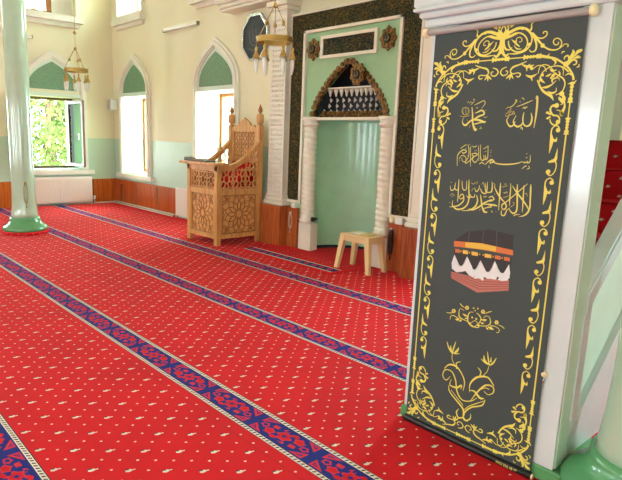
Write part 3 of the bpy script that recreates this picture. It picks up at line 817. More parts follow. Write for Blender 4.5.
# ------------------------------------------------------------------ carved wooden pulpit (kursu)
kx0, kx1, ky0, ky1 = -7.60, -6.80, 4.64, 5.47
ku = thing('carved_pulpit', 'carved wooden preaching seat with star fretwork beside the front wall window', 'pulpit', ((kx0+kx1)/2, (ky0+ky1)/2, .0))
def rosette(mb_, u0, u1, v0, v1, FF, w, th, bw, pet=12, ratio=1):
    """twelve-petal star of thin strips inside a rectangle"""
    cu, cv = (u0+u1)/2, (v0+v1)/2; R = min(u1-u0, v1-v0)/2*.98
    def cl(p): return (min(max(p[0], u0), u1), min(max(p[1], v0), v1), p[2])
    for k in range(pet):
        a = 2*PI*k/pet; ca, sa = cos(a), sin(a)
        for s_ in (1, -1):
            pts = []
            for i in range(5):
                t = i/4; r_ = R*(.22+.56*t); off = s_*R*.115*sin(PI*t)
                pts.append((cu+r_*ca-off*sa, cv+r_*sa+off*ca, bw))
            mb_.ribbon(pts, FF, w, sub=2, thick=th)
            a2 = a+s_*PI/pet
            mb_.ribbon([(cu+R*.78*ca, cv+R*.78*sa, bw), (cu+R*.97*cos(a2), cv+R*.97*sin(a2), bw)], FF, w, thick=th)
            pq = cl((cu+R*1.45*cos(a2), cv+R*1.45*sin(a2), bw))
            mb_.ribbon([(cu+R*.97*cos(a2), cv+R*.97*sin(a2), bw), pq], FF, w, thick=th)
        a1 = a+PI/pet
        mb_.ribbon([(cu+R*.5*cos(a1), cv+R*.5*sin(a1), bw), (cu+R*.78*ca, cv+R*.78*sa, bw)], FF, w, thick=th)
        mb_.ribbon([(cu+R*.5*cos(a1), cv+R*.5*sin(a1), bw), (cu+R*.78*cos(a+2*PI/pet), cv+R*.78*sin(a+2*PI/pet), bw)], FF, w, thick=th)
    for su in (-1, 1):
        for sv in (-1, 1):
            qx, qy = (u1 if su > 0 else u0), (v1 if sv > 0 else v0)
            for rr in (.30, .46):
                mb_.ribbon([(qx-su*R*rr*cos(PI/2*i/6), qy-sv*R*rr*sin(PI/2*i/6), bw) for i in range(7)], FF, w, sub=1, thick=th)
            for k in range(1, 4):
                a = PI/2*k/4; mb_.ribbon([(qx-su*R*.30*cos(a), qy-sv*R*.30*sin(a), bw), (qx-su*R*.46*cos(a+.2), qy-sv*R*.46*sin(a+.2), bw)], FF, w, thick=th)
        qx = u1 if su > 0 else u0
        mb_.ribbon([(qx, cv-R*.3, bw), (qx-su*R*.12, cv, bw), (qx, cv+R*.3, bw)], FF, w, sub=1, thick=th)
        qy = v1 if su > 0 else v0
        mb_.ribbon([(cu-R*.3, qy, bw), (cu, qy-su*R*.12, bw), (cu+R*.3, qy, bw)], FF, w, sub=1, thick=th)
    for p1, p2 in (((u0, v0), (u1, v0)), ((u1, v0), (u1, v1)), ((u1, v1), (u0, v1)), ((u0, v1), (u0, v0))): mb_.ribbon([(*p1, bw*1.3), (*p2, bw*1.3)], FF, w, thick=th)
    mb_.ribbon([(cu+R*.2*cos(2*PI*i/16), cv+R*.2*sin(2*PI*i/16), bw) for i in range(17)], FF, w, sub=1, thick=th)
def lattice(mb_, u0, u1, v0, v1, FF, w, th, bw, cell, clip=None):
    """interlaced fretwork: rows of small eight-petal stars"""
    nu = max(1, round((u1-u0)/cell)); nv = max(1, round((v1-v0)/cell)); cu, cv = (u1-u0)/nu, (v1-v0)/nv
    for i in range(nu):
        for j in range(nv):
            x, y = u0+(i+.5)*cu, v0+(j+.5)*cv
            if clip and y > clip(x)-.02: continue
            for k in range(8):
                a = 2*PI*k/8+PI/8
                p1 = (x+.22*cu*cos(a), y+.22*cv*sin(a), bw); p2 = (x+.62*cu*cos(a), y+.62*cv*sin(a), bw)
                mb_.ribbon([p1, p2], FF, w, thick=th)
                b_ = a+PI/4; mb_.ribbon([p1, (x+.22*cu*cos(b_), y+.22*cv*sin(b_), bw)], FF, w, thick=th)
                c_ = a+PI/8; ed = (x+.5*cu*max(-1, min(1, 1.4*cos(c_))), y+.5*cv*max(-1, min(1, 1.4*sin(c_))), bw)
                mb_.ribbon([(x+.42*cu*cos(a), y+.42*cv*sin(a), bw), ed], FF, w, thick=th)
                mb_.ribbon([(x+.42*cu*cos(b_), y+.42*cv*sin(b_), bw), ed], FF, w, thick=th)
ps = .075
# corner posts
for nm, x, y, z1 in (('post', kx0, ky0, 1.16), ('post', kx1-ps, ky0, 1.16)):
    MB().box(x, x+ps, y, y+ps, .0, z1, bev=.006).build(nm, m_oak, ku)
def back_post(x):
    p_ = MB().box(x, x+ps, ky1-ps, ky1, .0, 1.76, bev=.006)
    c_ = (x+ps/2, ky1-ps/2)
    p_.lathe([(.035, 0), (.03, .015), (.052, .035), (.056, .07), (.056, .12), (.046, .155), (.02, .17)], c_[0], c_[1], 1.76, 8, smooth=False)
    o = p_.build('back_post', m_oak, ku)
    MB().lathe([(.012, 0), (.018, .01), (.034, .035), (.036, .055), (.022, .085), (.010, .115), (.002, .14)], c_[0], c_[1], 1.928, 12).build('finial', m_oakd, o)
back_post(kx0); back_post(kx1-ps)
def rails(u0, u1, FF, sideface):
    r_ = MB()
    r_.prism([(u0, .10), (u1, .10), (u1, .16), (u0, .16)], FF, (-.05, -.005)); r_.prism([(u0, .74), (u1, .74), (u1, .82), (u0, .82)], FF, (-.05, -.005))
    if not sideface: r_.prism([(u0, 1.08), (u1, 1.08), (u1, 1.16), (u0, 1.16)], FF, (-.05, -.005))
    for u in (u0, u1-.03): r_.prism([(u, .16), (u+.03, .16), (u+.03, .74), (u, .74)], FF, (-.05, -.008))
    return r_
# front face
FF = FY(ky0); a, b = kx0+ps, kx1-ps
o = rails(a, b, FF, False).build('front_rails', m_oak, ku)
MB().prism([(a+.02, .15), (b-.02, .15), (b-.02, .75), (a+.02, .75)], FF, (-.04, -.022)).build('front_panel', m_oakl, ku)
g = MB(); rosette(g, a+.04, b-.04, .17, .73, FF, -.022, .006, .009); g.build('front_carving', m_oakd, ku)
g = MB(); lattice(g, a+.005, b-.005, .825, 1.075, FF, -.035, .016, .013, .22); g.build('front_fretwork', m_oakl, ku)
# right side face (and its twin on the left)
def side(FF, flip):
    a, b = ky0+ps, ky1-ps
    ztop = lambda y: 1.16+.36*max(0, (y-(ky0+.12))/(ky1-ps-ky0-.12))**1.9
    r_ = rails(a, b, FF, True)
    r_.build('side_rails', m_oak, ku)
    MB().prism([(a+.02, .15), (b-.02, .15), (b-.02, .75), (a+.02, .75)], FF, (-.04, -.022)).build('side_panel', m_oakl, ku)
    g = MB(); rosette(g, a+.04, b-.04, .17, .73, FF, -.022, .006, .010); g.build('side_carving', m_oakd, ku)
    g = MB(); lattice(g, a, b, .825, 1.40, FF, -.035, .016, .013, .235, clip=lambda y: ztop(y)-.09); g.build('side_fretwork', m_oakl, ku)
    if flip: MB().prism([(a, .82), (b, .82), (b, 1.09), (a, 1.09)], FF, (-.06, -.052)).build('light_blocking_board', m_oakd, ku)  # added board, keeps window brightness from showing through the front fretwork
    ys = [ky0+(ky1-.02-ky0)*k/16 for k in range(17)]
    MB().frame([(y, ztop(y)) for y in ys], [(y, ztop(y)-.075) for y in ys], FF, (-.065, .012), closed=False).build('arm_rail', m_oak, ku)
side(FX(kx1), False); side(FX(kx0, -1), True)
# backrest
FF = FY(ky1-.03); a, b = kx0+ps, kx1-ps
k_ = MB()
k_.prism([(a, 1.66), (b, 1.66), (b, 1.72), (b-.06, 1.73), (b-.09, 1.76), (b-.16, 1.75), (b-.20, 1.80), ((a+b)/2, 1.87), (a+.20, 1.80), (a+.16, 1.75), (a+.09, 1.76), (a+.06, 1.73), (a, 1.72)], FF, (-.0, .03))
k_.prism([(a, .8), (a+.05, .8), (a+.05, 1.66), (a, 1.66)], FF, (0, .03)).prism([(b-.05, .8), (b, .8), (b, 1.66), (b-.05, 1.66)], FF, (0, .03)).prism([(a+.05, .80), (b-.05, .80), (b-.05, 1.10), (a+.05, 1.10)], FF, (0, .03))
k_.build('backrest', m_oak, ku)
MB().prism([(a+.05, 1.10), (b-.05, 1.10), (b-.05, 1.66), (a+.05, 1.66)], FF, (0, .008)).build('backrest_panel', m_oakl, ku)
g = MB(); lattice(g, a+.06, b-.06, 1.11, 1.65, FF, .008, .008, .008, .185); g.build('backrest_carving', m_oakd, ku)
MB().box(kx0+.05, kx1-.05, 4.98, ky1-.04, .72, .76).build('seat_board', m_oak, ku)
MB().box(kx0-.08, kx1+.10, ky0-.10, ky0+.14, 1.165, 1.205, bev=.008).build('reading_ledge', m_oak, ku)
cu = MB(); 
cu.box(kx0+.10, kx1-.10, 5.02, ky1-.05, .765, .86, bev=.03)
o = cu.build('seat_cushion', m_redcl); tag(recenter(o, (-7.2, 5.2, .765)), 'red cushion lying on the seat of the carved pulpit', 'cushion')
cu = MB(); vs = []
for k in range(9):
    t = k/8; y = 5.12+.26*t; z = .875+.33*t**.8
    vs.append((y, z))
cu.prism([(y, z) for y, z in vs]+[(5.42, 1.19), (5.42, .87)], lambda u, v, w: (w, u, v), (kx0+.17, kx1-.14))
o = cu.build('back_cushion', m_redcl); tag(recenter(o, (-7.2, 5.3, .87)), 'red velvet bolster leaning against the pulpit backrest', 'cushion')
# open book and stand on the ledge
bk = thing('open_book', 'open dark bound book lying on the pulpit reading ledge', 'book', (-7.12, 4.66, 1.2055))
MB().prism([(-7.36, 1.225), (-7.17, 1.21), (-6.98, 1.217), (-6.98, 1.207), (-7.17, 1.2055), (-7.36, 1.2155)], lambda u, v, w: (u, w, v), (4.56, 4.76)).build('cover', mat('dark_book_cover', (66, 56, 48), .5), bk)
MB().prism([(-7.345, 1.238), (-7.25, 1.247), (-7.17, 1.216), (-7.09, 1.238), (-7.0, 1.228), (-7.0, 1.2175), (-7.17, 1.2107), (-7.345, 1.2262)], lambda u, v, w: (u, w, v), (4.57, 4.75)).build('pages', mat('book_pages', (150, 136, 116), .7), bk)
o = MB().prism([(-7.60, 1.206), (-7.40, 1.206), (-7.42, 1.222), (-7.56, 1.262), (-7.585, 1.26)], lambda u, v, w: (u, w, v), (4.58, 4.72)).build('small_book', mat('grey_book', (96, 92, 84), .6))
tag(recenter(o, (-7.5, 4.65, 1.206)), 'small grey book propped at the left end of the pulpit ledge', 'book')

# ------------------------------------------------------------------ chandeliers
def chandelier(x, y, z):
    r = thing('chandelier', 'brass ring chandelier hanging before the octagonal plaque', 'chandelier', (x, y, z), 'brass ring chandeliers')
    R = .205
    rg_ = MB(); n = 40
    for z0, z1, rr in ((-.022, .022, R), (-.03, -.022, R+.008), (.022, .03, R+.008)):
        vs = []
        for rad in (rr, rr-.012):
            for zz in (z0, z1):
                vs += [(x+rad*cos(2*PI*k/n), y+rad*sin(2*PI*k/n), z+zz) for k in range(n)]
        fs = []
        for k in range(n):
            j = (k+1) % n; fs += [(k, j, n+j, n+k), (2*n+j, 2*n+k, 3*n+k, 3*n+j), (n+k, n+j, 3*n+j, 3*n+k), (j, k, 2*n+k, 2*n+j)]
        rg_.add(vs, fs)
    rg_.build('ring', m_brass, r)
    hz = z+.37
    MB().lathe([(.004, -.03), (.02, -.02), (.028, 0), (.02, .02), (.006, .035)], x, y, hz, 12).build('hub', m_brass, r)
    MB().tube([(x, y, hz+.03), (x, y, CZ)], .0035, 6).lathe([(.004, -.03), (.03, -.01), (.034, .005), (.008, .05)], x, y, hz+.27, 12).build('hanging_rod', m_brass, r)
    for k in range(3):
        a = 2*PI*k/3+.35; e = (x+R*.97*cos(a), y+R*.97*sin(a), z+.02); h = (x+.015*cos(a), y+.015*sin(a), hz)
        mid = [(h[i]+e[i])/2 for i in range(3)]
        MB().tube([h, e], .005, 6).lathe([(.005, -.03), (.02, -.01), (.02, .012), (.005, .035)], mid[0], mid[1], mid[2]-.02, 10).build('arm', m_brass, r)
    for k in range(6):
        a = 2*PI*k/6+.85; bx, by = x+R*cos(a), y+R*sin(a)
        l = MB().tube([(bx, by, z-.02), (bx, by, z-.07)], .003, 6).lathe([(.006, -.07), (.018, -.085), (.018, -.11), (.012, -.12), (.03, -.165), (.042, -.195), (.044, -.205), (.03, -.206)], bx, by, z, 14)
        lo_ = l.build('lamp_holder', m_brass, r)
        MB().lathe([(.024, -.206), (.027, -.24), (.024, -.30), (.015, -.34), (.008, -.352), (.010, -.365), (.002, -.372)][::-1], bx, by, z, 14).build('glass_shade', m_glassb, lo_)
    return r
ch = chandelier(-5.22, 4.33, 2.665)
c2 = copy_tree(ch); c2.location = (-10.57, 4.14, 2.66)
c2['label'] = 'small brass ring chandelier hanging far off before the left window arch'

# ------------------------------------------------------------------ wall plaque, lamps, loudspeaker
pl = thing('octagonal_plaque', 'dark glazed octagonal plaque with bright rim hanging high on the wall', 'plaque', (-7.33, WY, 3.09))
oc = [(-7.33+.335*cos(PI/8+k*PI/4)/.98, 3.09+.365*sin(PI/8+k*PI/4)/.98) for k in range(8)]
oi = [(-7.33+(a+7.33)*.90, 3.09+(b-3.09)*.90) for a, b in oc]
F = FY(WY)
MB().prism(oi, F, (.005, .035)).build('glazed_face', m_mirror, pl)
MB().frame(oc, oi, F, (0, .05)).build('rim', m_silver, pl)
g = MB()
X_, Z_ = -7.33, 3.09
for s_ in ([(-.14, .1), (-.12, -.06), (-.02, -.12), (.08, -.08), (.10, .06)], [(.02, .14), (.03, -.04)], [(-.06, .12), (-.05, -.05)], [(-.15, -.15), (0, -.2), (.14, -.14)]):
    g.ribbon([(X_+a, Z_+b, .016) for a, b in s_], F, .0365)
g.build('lettering', mat('plaque_lettering', (84, 90, 94), .5), pl)
def tube_lamp(name, label, FFn, u0, u1, z):
    r = thing(name, label, 'lamp', FFn(u0, z, 0), 'fluorescent wall lamps')
    m_ = MB().prism([(u0, z-.008), (u1, z-.008), (u1, z+.03), (u0, z+.03)], FFn, (0, .05)); m_.build('housing', m_ivory, r)
    for u in (u0-.02, u1): MB().prism([(u, z-.035), (u+.02, z-.035), (u+.02, z+.03), (u, z+.03)], FFn, (0, .06)).build('end_cap', mat('lamp_cap', (140, 130, 112), .5), r)
    p0, p1 = FFn(u0, z-.022, .05), FFn(u1, z-.022, .05)
    MB().tube([p0, p1], .014, 10).build('tube', m_glassb, r)
tube_lamp('tube_lamp', 'thin white fluorescent lamp high between the two front windows', FY(WY), -10.15, -8.98, 3.50)
tube_lamp('tube_lamp', 'short end of a fluorescent lamp beside the top of the left column', FX(WX), 3.0, 4.0, 3.42)
sp = thing('wall_speaker', 'small white loudspeaker mounted high in the room corner', 'speaker', (-12.3, 5.58, 2.16))
MB().box(-12.40, -12.20, 5.52, 5.68, 2.06, 2.30, bev=.012).build('cabinet', m_white, sp)
MB().box(-12.375, -12.225, 5.510, 5.5205, 2.085, 2.275, bev=.004).build('grille', mat('speaker_grille', (176, 172, 168), .7), sp)
MB().box(-12.33, -12.27, 5.68, 5.72, 2.14, 2.22).build('bracket', m_white, sp)

# ------------------------------------------------------------------ minbar (stair pulpit)
BYP = 2.62
mx0, mx1 = -1.873, -1.005
mi_ = thing('minbar', 'tall white stair pulpit behind the banner with red carpeted steps', 'minbar', ((mx0+mx1)/2, BYP, 0))
MB().box(mx0-.02, mx1+.04, BYP-.004, BYP+.5, 0, .072, bev=.008).build('plinth', m_colg, mi_)
fr = MB()
for x0, x1 in ((mx0, mx0+.15), (mx1-.12, mx1)): fr.box(x0, x1, BYP+.0, BYP+.135, .072, 2.24, bev=.008)
fr.build('door_jambs', m_minb, mi_)
MB().box(mx0+.15, mx1-.12, BYP+.05, BYP+.09, .072, 2.24).build('door', mat('door_paint', (178, 190, 182), .4), mi_)
MB().box(mx1-.001, mx1+.004, BYP+.02, BYP+.135, .08, 2.2).build('jamb_side', m_minbg, mi_)
# cornice
co_ = MB()
co_.box(mx0-.03, mx1+.06, BYP-.035, BYP+.17, 2.175, 2.215, bev=.008)
co_.box(mx0-.04, mx1+.09, BYP-.07, BYP+.20, 2.215, 2.245, bev=.008)
co_.box(mx0-.06, mx1+.13, BYP-.10, BYP+.23, 2.245, 2.262, bev=.004)
co_.box(mx0-.06, mx1+.13, BYP-.095, BYP+.225, 2.262, 2.72, bev=.01)
co_.box(mx0+.12, mx1+.11, BYP-.12, BYP-.09, 2.345, 2.70, bev=.008)
co_.box(mx0-.10, mx1+.17, BYP-.14, BYP+.27, 2.72, 2.80, bev=.01)
co_.build('cornice', m_minb, mi_)
# stairs
NS, rise, run = 8, .205, .26
ys0 = 2.80
stp = MB(); rn = MB(); mo = MB()
for k in range(NS):
    y = ys0+k*run; z = rise*(k+1)
    stp.box(mx0+.07, mx1-.07, y, min(ys0+NS*run, 5.2), rise*k, z)
    rn.box(mx0+.16, mx1-.20, y-.008, y+.002, rise*k+.008, z+.008); rn.box(mx0+.16, mx1-.20, y-.008, y+run, z, z+.008)
    for j in range(4):
        for i in range(3):
            x = mx0+.25+j*.15+(.07 if (i+k) % 2 else 0); zz = rise*k+.035+i*.062
            if x < mx1-.24: mo.add([(x-.014, y-.0095, zz-.004), (x+.004, y-.0095, zz-.01), (x+.02, y-.0095, zz+.004), (x, y-.0095, zz+.012)], [(0, 1, 2, 3)])
stp.build('steps', m_minbt, mi_); rn.build('step_carpet', m_red, mi_); mo.build('step_carpet_flowers', m_cream, mi_)
# side parapets: stringer, panel, sloped rail, newel
def parapet(X, s_):
    FF = FX(X, s_); sl = rise/run
    yb, ye = BYP+.135, 5.2
    z_r = lambda y: .955+.87*(y-2.77)
    z_s = lambda y: .16+sl*1.15*(y-2.72)
    lb_ = MB()
    lb_.prism([(yb, .072), (ye, .072), (ye, z_s(ye)), (yb, z_s(yb)+.0)], FF, (-.06, -.018)); lb_.build('side_wall', m_minb, mi_)
    MB().prism([(yb, z_s(yb)), (ye, z_s(ye)), (ye, z_r(ye)-.06), (yb, z_r(yb)-.06)], FF, (-.05, -.028)).build('parapet_panel', m_minbg, mi_)
    r_ = MB()
    r_.prism([(yb-.02, z_s(yb)-.04), (ye, z_s(ye)-.06), (ye, z_s(ye)+.02), (yb-.02, z_s(yb)+.02)], FF, (-.05, .005))
    r_.build('stringer', m_minb, mi_)
    r_ = MB().prism([(yb-.02, z_r(yb)-.10), (ye, z_r(ye)-.10), (ye, z_r(ye)), (yb-.02, z_r(yb)-.015)], FF, (-.07, .018)); r_.prism([(yb-.02, z_r(yb)-.015), (ye, z_r(ye)), (ye, z_r(ye)+.02), (yb-.02, z_r(yb))], FF, (-.06, .008))
    r_.build('hand_rail', m_minb, mi_)
    MB().prism([(yb-.02, .30), (yb+.045, .30), (yb+.045, .91), (yb-.02, .87)], FF, (-.06, .012)).build('newel', m_minb, mi_)
parapet(mx1, 1); parapet(mx0, -1)
MB().box(mx0+.02, mx1-.02, 5.2, WY, 0, rise*NS).build('pulpit_platform', m_minb, mi_)
# hook low on the right jamb
hk = thing('wall_hook', 'little cream hook low on the white jamb right of the banner', 'hook', (-1.06, BYP, .50))
p = on(545, 374, 1, BYP); hk.location = (p.x, BYP, p.z)
MB().lathe([(.014, 0), (.018, .004), (.018, .012), (.006, .018)], 0, 0, 0, 12).build('knob', m_knob, None)
kn = bpy.data.objects['knob']; kn.data.transform(Matrix.Rotation(PI/2, 4, 'X')); kn.parent = hk
MB().tube([(p.x, BYP-.008, p.z-.012), (p.x, BYP-.012, p.z-.03), (p.x-.004, BYP-.012, p.z-.045)], .004, 6).build('loop', m_silver, hk)

# ------------------------------------------------------------------ the banner
bx0, bx1, bzt, bzb = -1.845, -1.095, 2.140, .014
YB = 2.605
ban = thing('hanging_banner', 'tall charcoal cloth banner with yellow scrollwork and Arabic lettering on a rod', 'banner', ((bx0+bx1)/2, YB, 0))
# cloth: a gently waving sheet with thickness
cl = MB(); nx, nz = 10, 40
for side_, off in ((0, 0), (1, .002)):
    vs = [(bx0+(bx1-bx0)*i/nx, YB+off, bzb+(bzt-bzb)*j/nz) for j in range(nz+1) for i in range(nx+1)]
    fs = [(j*(nx+1)+i, j*(nx+1)+i+1, (j+1)*(nx+1)+i+1, (j+1)*(nx+1)+i) for j in range(nz) for i in range(nx)]
    cl.add(vs, fs if not side_ else [f[::-1] for f in fs])
cl.build('cloth', m_cloth, ban)
tr = MB().tube([(bx0-.045, YB-.005, bzt+.012), (bx1+.02, YB-.005, bzt+.012)], .0165, 14)
ro = tr.build('top_rod', m_rod, ban)
for x in (bx0-.052, bx1+.022):
    k = MB(); k.tube([(x-.018, YB-.005, bzt+.012), (x-.012, YB-.005, bzt+.012), (x, YB-.005, bzt+.012), (x+.012, YB-.005, bzt+.012), (x+.018, YB-.005, bzt+.012)], [.008, .022, .026, .022, .008], 14); k.build('rod_knob', m_knob, ro)
MB().tube([(bx0-.004, YB-.006, bzb), (bx1+.006, YB-.006, bzb)], .018, 14).build('bottom_bar', m_blackp, ban)
MB().tube([(bx1+.006, YB-.006, bzb), (bx1+.014, YB-.006, bzb)], .014, 12).build('bar_end', m_knob, ban)
BC = (bx0+bx1)/2
FB = lambda u, v, w: (BC+u, YB-w, bzt-v)     # local banner coords: u right from centre, v down from the top
BH = bzt-bzb
def L(px, py):
    p = on(px, py, 1, YB-.001); return (p.x-BC, bzt-p.z)
WK = .8
def tr_(pts, ox, oy, s):
    """traced points (x,y,width in crop units) -> banner metres"""
    out = []
    for p in pts:
        a = L(ox+p[0]/s, oy+p[1]/s); out.append((a[0], a[1], p[2]/s*.0046*WK))
    return out
border = MB()
WT = .0012
NL = [0]
def lay(w):
    NL[0] = (NL[0]+1) % 900; return w+NL[0]*2e-6
def stroke(mb_, pts, maps, mi=0, wt=WT, sub=5):
    for f in maps: mb_.ribbon([(*f(p[0], p[1]), p[2]) for p in pts], FB, lay(wt), mi, sub=sub)
def dot(mb_, u, v, r, maps, mi=0, wt=WT):
    for f in maps:
        a, b = f(u, v); mb_.disc(a, b, r, FB, lay(wt), mi)
ident = lambda u, v: (u, v); mirr = lambda u, v: (-u, v)
vfl = lambda u, v: (u, 2.24-v); vmr = lambda u, v: (-u, 2.24-v)
LR = (ident, mirr); ALL = (ident, mirr, vfl, vmr)
def T(pts, ox, oy, s, maps, mb_=None, mi=0): stroke(mb_ or border, tr_(pts, ox, oy, s), maps, mi)
def D(x, y, r, ox, oy, s, maps, mb_=None, mi=0):
    a = L(ox+x/s, oy+y/s); dot(mb_ or border, a[0], a[1], r/s*.0046, maps, mi)
# --- crest (right half traced, mirrored)
c8 = (510, 15, 7.74)
def circ(x, y, r, w, a0, a1, n=14, shrink=0): return [(x+(r-shrink*i/n)*cos(a0+(a1-a0)*i/n), y+(r-shrink*i/n)*sin(a0+(a1-a0)*i/n), w) for i in range(n+1)]
for pts in (
    circ(62, 212, 74, 13, -2.6, 3.3, 18),
    [(-5, 300, 8), (40, 300, 14), (100, 285, 16), (140, 255, 16), (168, 205, 14), (165, 150, 18), (130, 110, 22), (85, 102, 20), (40, 115, 22), (5, 135, 24)],
    circ(75, 195, 30, 8, 2.4, 8.2, 14, 18),
    [(20, 200, 4), (50, 225, 16), (75, 245, 10)], [(30, 235, 4), (55, 262, 12), (90, 262, 6)], [(10, 190, 4), (40, 205, 10), (55, 195, 4)],
    [(165, 140, 26), (205, 180, 22), (235, 215, 18), (265, 245, 14), (310, 268, 14), (360, 268, 12), (400, 245, 10), (425, 225, 8), (450, 230, 8), (445, 248, 10)],
    circ(362, 212, 42, 10, 1.0, -6.6, 22, 30),
    [(385, 255, 10), (400, 225, 9), (400, 205, 9)],
    [(180, 145, 18), (215, 175, 12), (255, 178, 12), (285, 155, 11), (285, 130, 10), (262, 130, 9), (258, 145, 11)],
    [(175, 140, 22), (195, 190, 20), (205, 235, 18), (195, 275, 15), (165, 285, 11), (150, 270, 10)],
    [(160, 120, 22), (168, 95, 12), (168, 70, 9), (185, 55, 9)],
    [(-75, 130, 30), (-52, 175, 30), (-48, 230, 26), (-30, 265, 18), (0, 268, 12), (15, 250, 8)],
    [(5, 90, 22), (30, 75, 14), (55, 55, 6)], [(5, 130, 22), (50, 105, 20), (90, 95, 14)], [(-20, 95, 20), (5, 60, 12), (20, 30, 5)],
): T(pts, *c8, LR)
D(152, 228, 14, *c8, LR); D(253, 237, 16, *c8, LR); D(97, 103, 13, *c8, LR); D(-15, 140, 20, *c8, LR)
# palmette at the centre top
for a in (-78, -52, -28, 28, 52, 78):
    r_ = math.radians(a); l_ = .075 if abs(a) > 30 else .06
    border.ribbon([(.004*sin(r_), .062, .008), (l_*.5*sin(r_), .060-l_*.5*cos(r_), .013), (l_*sin(r_), .058-l_*.86*cos(r_), .002)], FB, lay(WT))
border.ribbon([(.012*sin(t*2*PI/20), .030-.026*cos(t*2*PI/20), .006) for t in range(21)], FB, lay(WT), sub=1)
border.ribbon([(0, .052, .020), (0, .075, .014), (0, .10, .018), (0, .128, .010)], FB, lay(WT))
for f in LR: border.ribbon([(*f(.003, .085), .010), (*f(.008, .12), .013), (*f(.022, .138), .011), (*f(.038, .130), .007)], FB, lay(WT))
# --- horizontal bars: thin lines with buds
def bud(u0, u1, v, maps, horiz=True):
    w_ = .022; n = 6
    prof_ = [(0, .002), (.05, .030), (.16, .012), (.24, .022), (.32, .010), (.42, .018), (.5, .010), (.58, .018), (.68, .010), (.78, .024), (.9, .020), (.96, .030), (1, .002)]
    for f in maps:
        pts = [((u0+(u1-u0)*t, v) if horiz else (v, u0+(u1-u0)*t), ww) for t, ww in prof_]
        border.ribbon([(*f(*p), ww*.85) for p, ww in pts], FB, lay(WT), sub=2)
def uv(x, y, c): return L(c[0]+x/c[2], c[1]+y/c[2])
vb = .152
def bl(u0, v0, u1, v1, maps, w=.0055):
    for f in maps: border.ribbon([(*f(u0, v0), w), (*f(u1, v1), w)], FB, lay(WT))
bud(-.045, .045, vb, (ident, vfl)); bl(.04, vb, .115, vb, ALL); bud(.11, .195, vb, ALL)
# outer corner curve down to the side line
us, e2 = .344, (535, 65, 6)
c50 = (540, 50, 8)
border_pts = [(.19, vb, .014)]+tr_([(80, 60, 22), (125, 70, 20), (170, 95, 18), (215, 130, 18), (240, 160, 18), (262, 200, 18), (268, 240, 22)], *c50)
stroke(border, border_pts, ALL)
T([(45, 55, 12), (65, 45, 14), (78, 28, 4)], *c50, ALL); T([(90, 62, 16), (120, 85, 20), (125, 105, 14), (108, 118, 4)], *c50, ALL)
T([(255, 200, 16), (230, 188, 14), (200, 205, 5)], *c50, ALL); T([(262, 270, 16), (280, 255, 14), (292, 240, 4)], *c50, ALL); T([(245, 270, 16), (235, 268, 8), (222, 272, 4)], *c50, ALL)
bud(.27, .36, us, ALL, False); bl(us, .355, us, .425, ALL); bud(.42, .495, us, ALL, False)
# long side lines
bl(us, .49, us, 2.24-.49, LR, .0068)
# fleur in the outer corner
c8b = (510, 15, 7.74)
for pts in ([(430, 385, 18), (470, 340, 20), (505, 310, 16), (525, 285, 30), (552, 272, 24), (556, 262, 3)], [(455, 370, 12), (500, 335, 14), (525, 325, 28), (548, 330, 6)],
            [(440, 370, 10), (470, 325, 22), (492, 290, 26), (485, 268, 4)],
            [(425, 385, 14), (455, 350, 16), (450, 315, 14), (425, 325, 14), (420, 345, 8)], [(400, 300, 6), (408, 285, 12), (425, 283, 8)],
            [(450, 385, 14), (485, 350, 14), (515, 355, 14), (510, 380, 12), (490, 385, 10)], [(515, 405, 6), (532, 398, 14), (535, 380, 8)]):
    T(pts, *c8b, ALL)
D(433, 380, 20, *c8b, ALL)
# corner arabesque rings and leaves
for pts in ([(-15, 190, 8), (0, 135, 9), (30, 118, 9), (70, 126, 9), (105, 160, 9)], [(-5, 260, 10), (5, 210, 10), (30, 170, 10), (80, 138, 10), (140, 127, 11), (190, 142, 13), (230, 175, 14)],
            [(105, 180, 6), (150, 205, 12), (185, 228, 13), (200, 265, 13), (190, 310, 12), (165, 342, 10), (125, 360, 8)], [(-20, 240, 12), (0, 290, 18), (25, 328, 22), (60, 352, 24), (90, 370, 26), (108, 405, 3)],
            [(175, 135, 6), (188, 165, 8), (185, 205, 5)], [(15, 300, 6), (50, 298, 22), (90, 280, 14), (130, 245, 5)], [(60, 330, 6), (95, 345, 20), (128, 330, 12), (130, 300, 4)],
            [(45, 210, 6), (65, 205, 20), (90, 188, 8)], [(100, 262, 8), (98, 240, 18), (120, 225, 14), (150, 225, 8), (155, 245, 4)], [(130, 215, 6), (158, 195, 18), (150, 165, 4)], [(80, 150, 6), (100, 168, 20), (135, 158, 5)],
            [(0, 210, 6), (10, 240, 24), (40, 265, 4)], [(150, 375, 8), (180, 400, 24), (200, 375, 5)], [(180, 400, 20), (180, 430, 10), (160, 440, 4)]):
    T(pts, *c50, ALL)
for x, y, r_ in ((105, 205, 13), (122, 190, 10), (90, 222, 9), (178, 350, 16), (20, 200, 12)): D(x, y, r_, *c50, ALL)
c7 = (438, 20, 7.74)
for pts in ([(425, 372, 8), (455, 382, 12), (465, 408, 13), (442, 434, 12), (415, 428, 10), (412, 408, 10), (428, 400, 10)], [(290, 352, 8), (335, 368, 14), (378, 380, 18), (392, 408, 14), (372, 430, 12), (335, 428, 10), (315, 440, 12), (325, 458, 12), (345, 450, 8)],
            [(385, 428, 8), (372, 450, 16), (360, 468, 3)], [(385, 428, 8), (386, 455, 16), (386, 475, 3)], [(385, 428, 8), (402, 450, 16), (415, 462, 3)], [(235, 385, 4), (275, 392, 24), (320, 370, 8)], [(262, 375, 4), (280, 395, 20), (275, 425, 4)],
            [(150, 445, 7), (170, 408, 8), (210, 394, 8), (245, 420, 8)], [(205, 452, 6), (240, 468, 24), (280, 450, 5)], [(240, 470, 20), (225, 500, 4)]): T(pts, *c7, ALL)
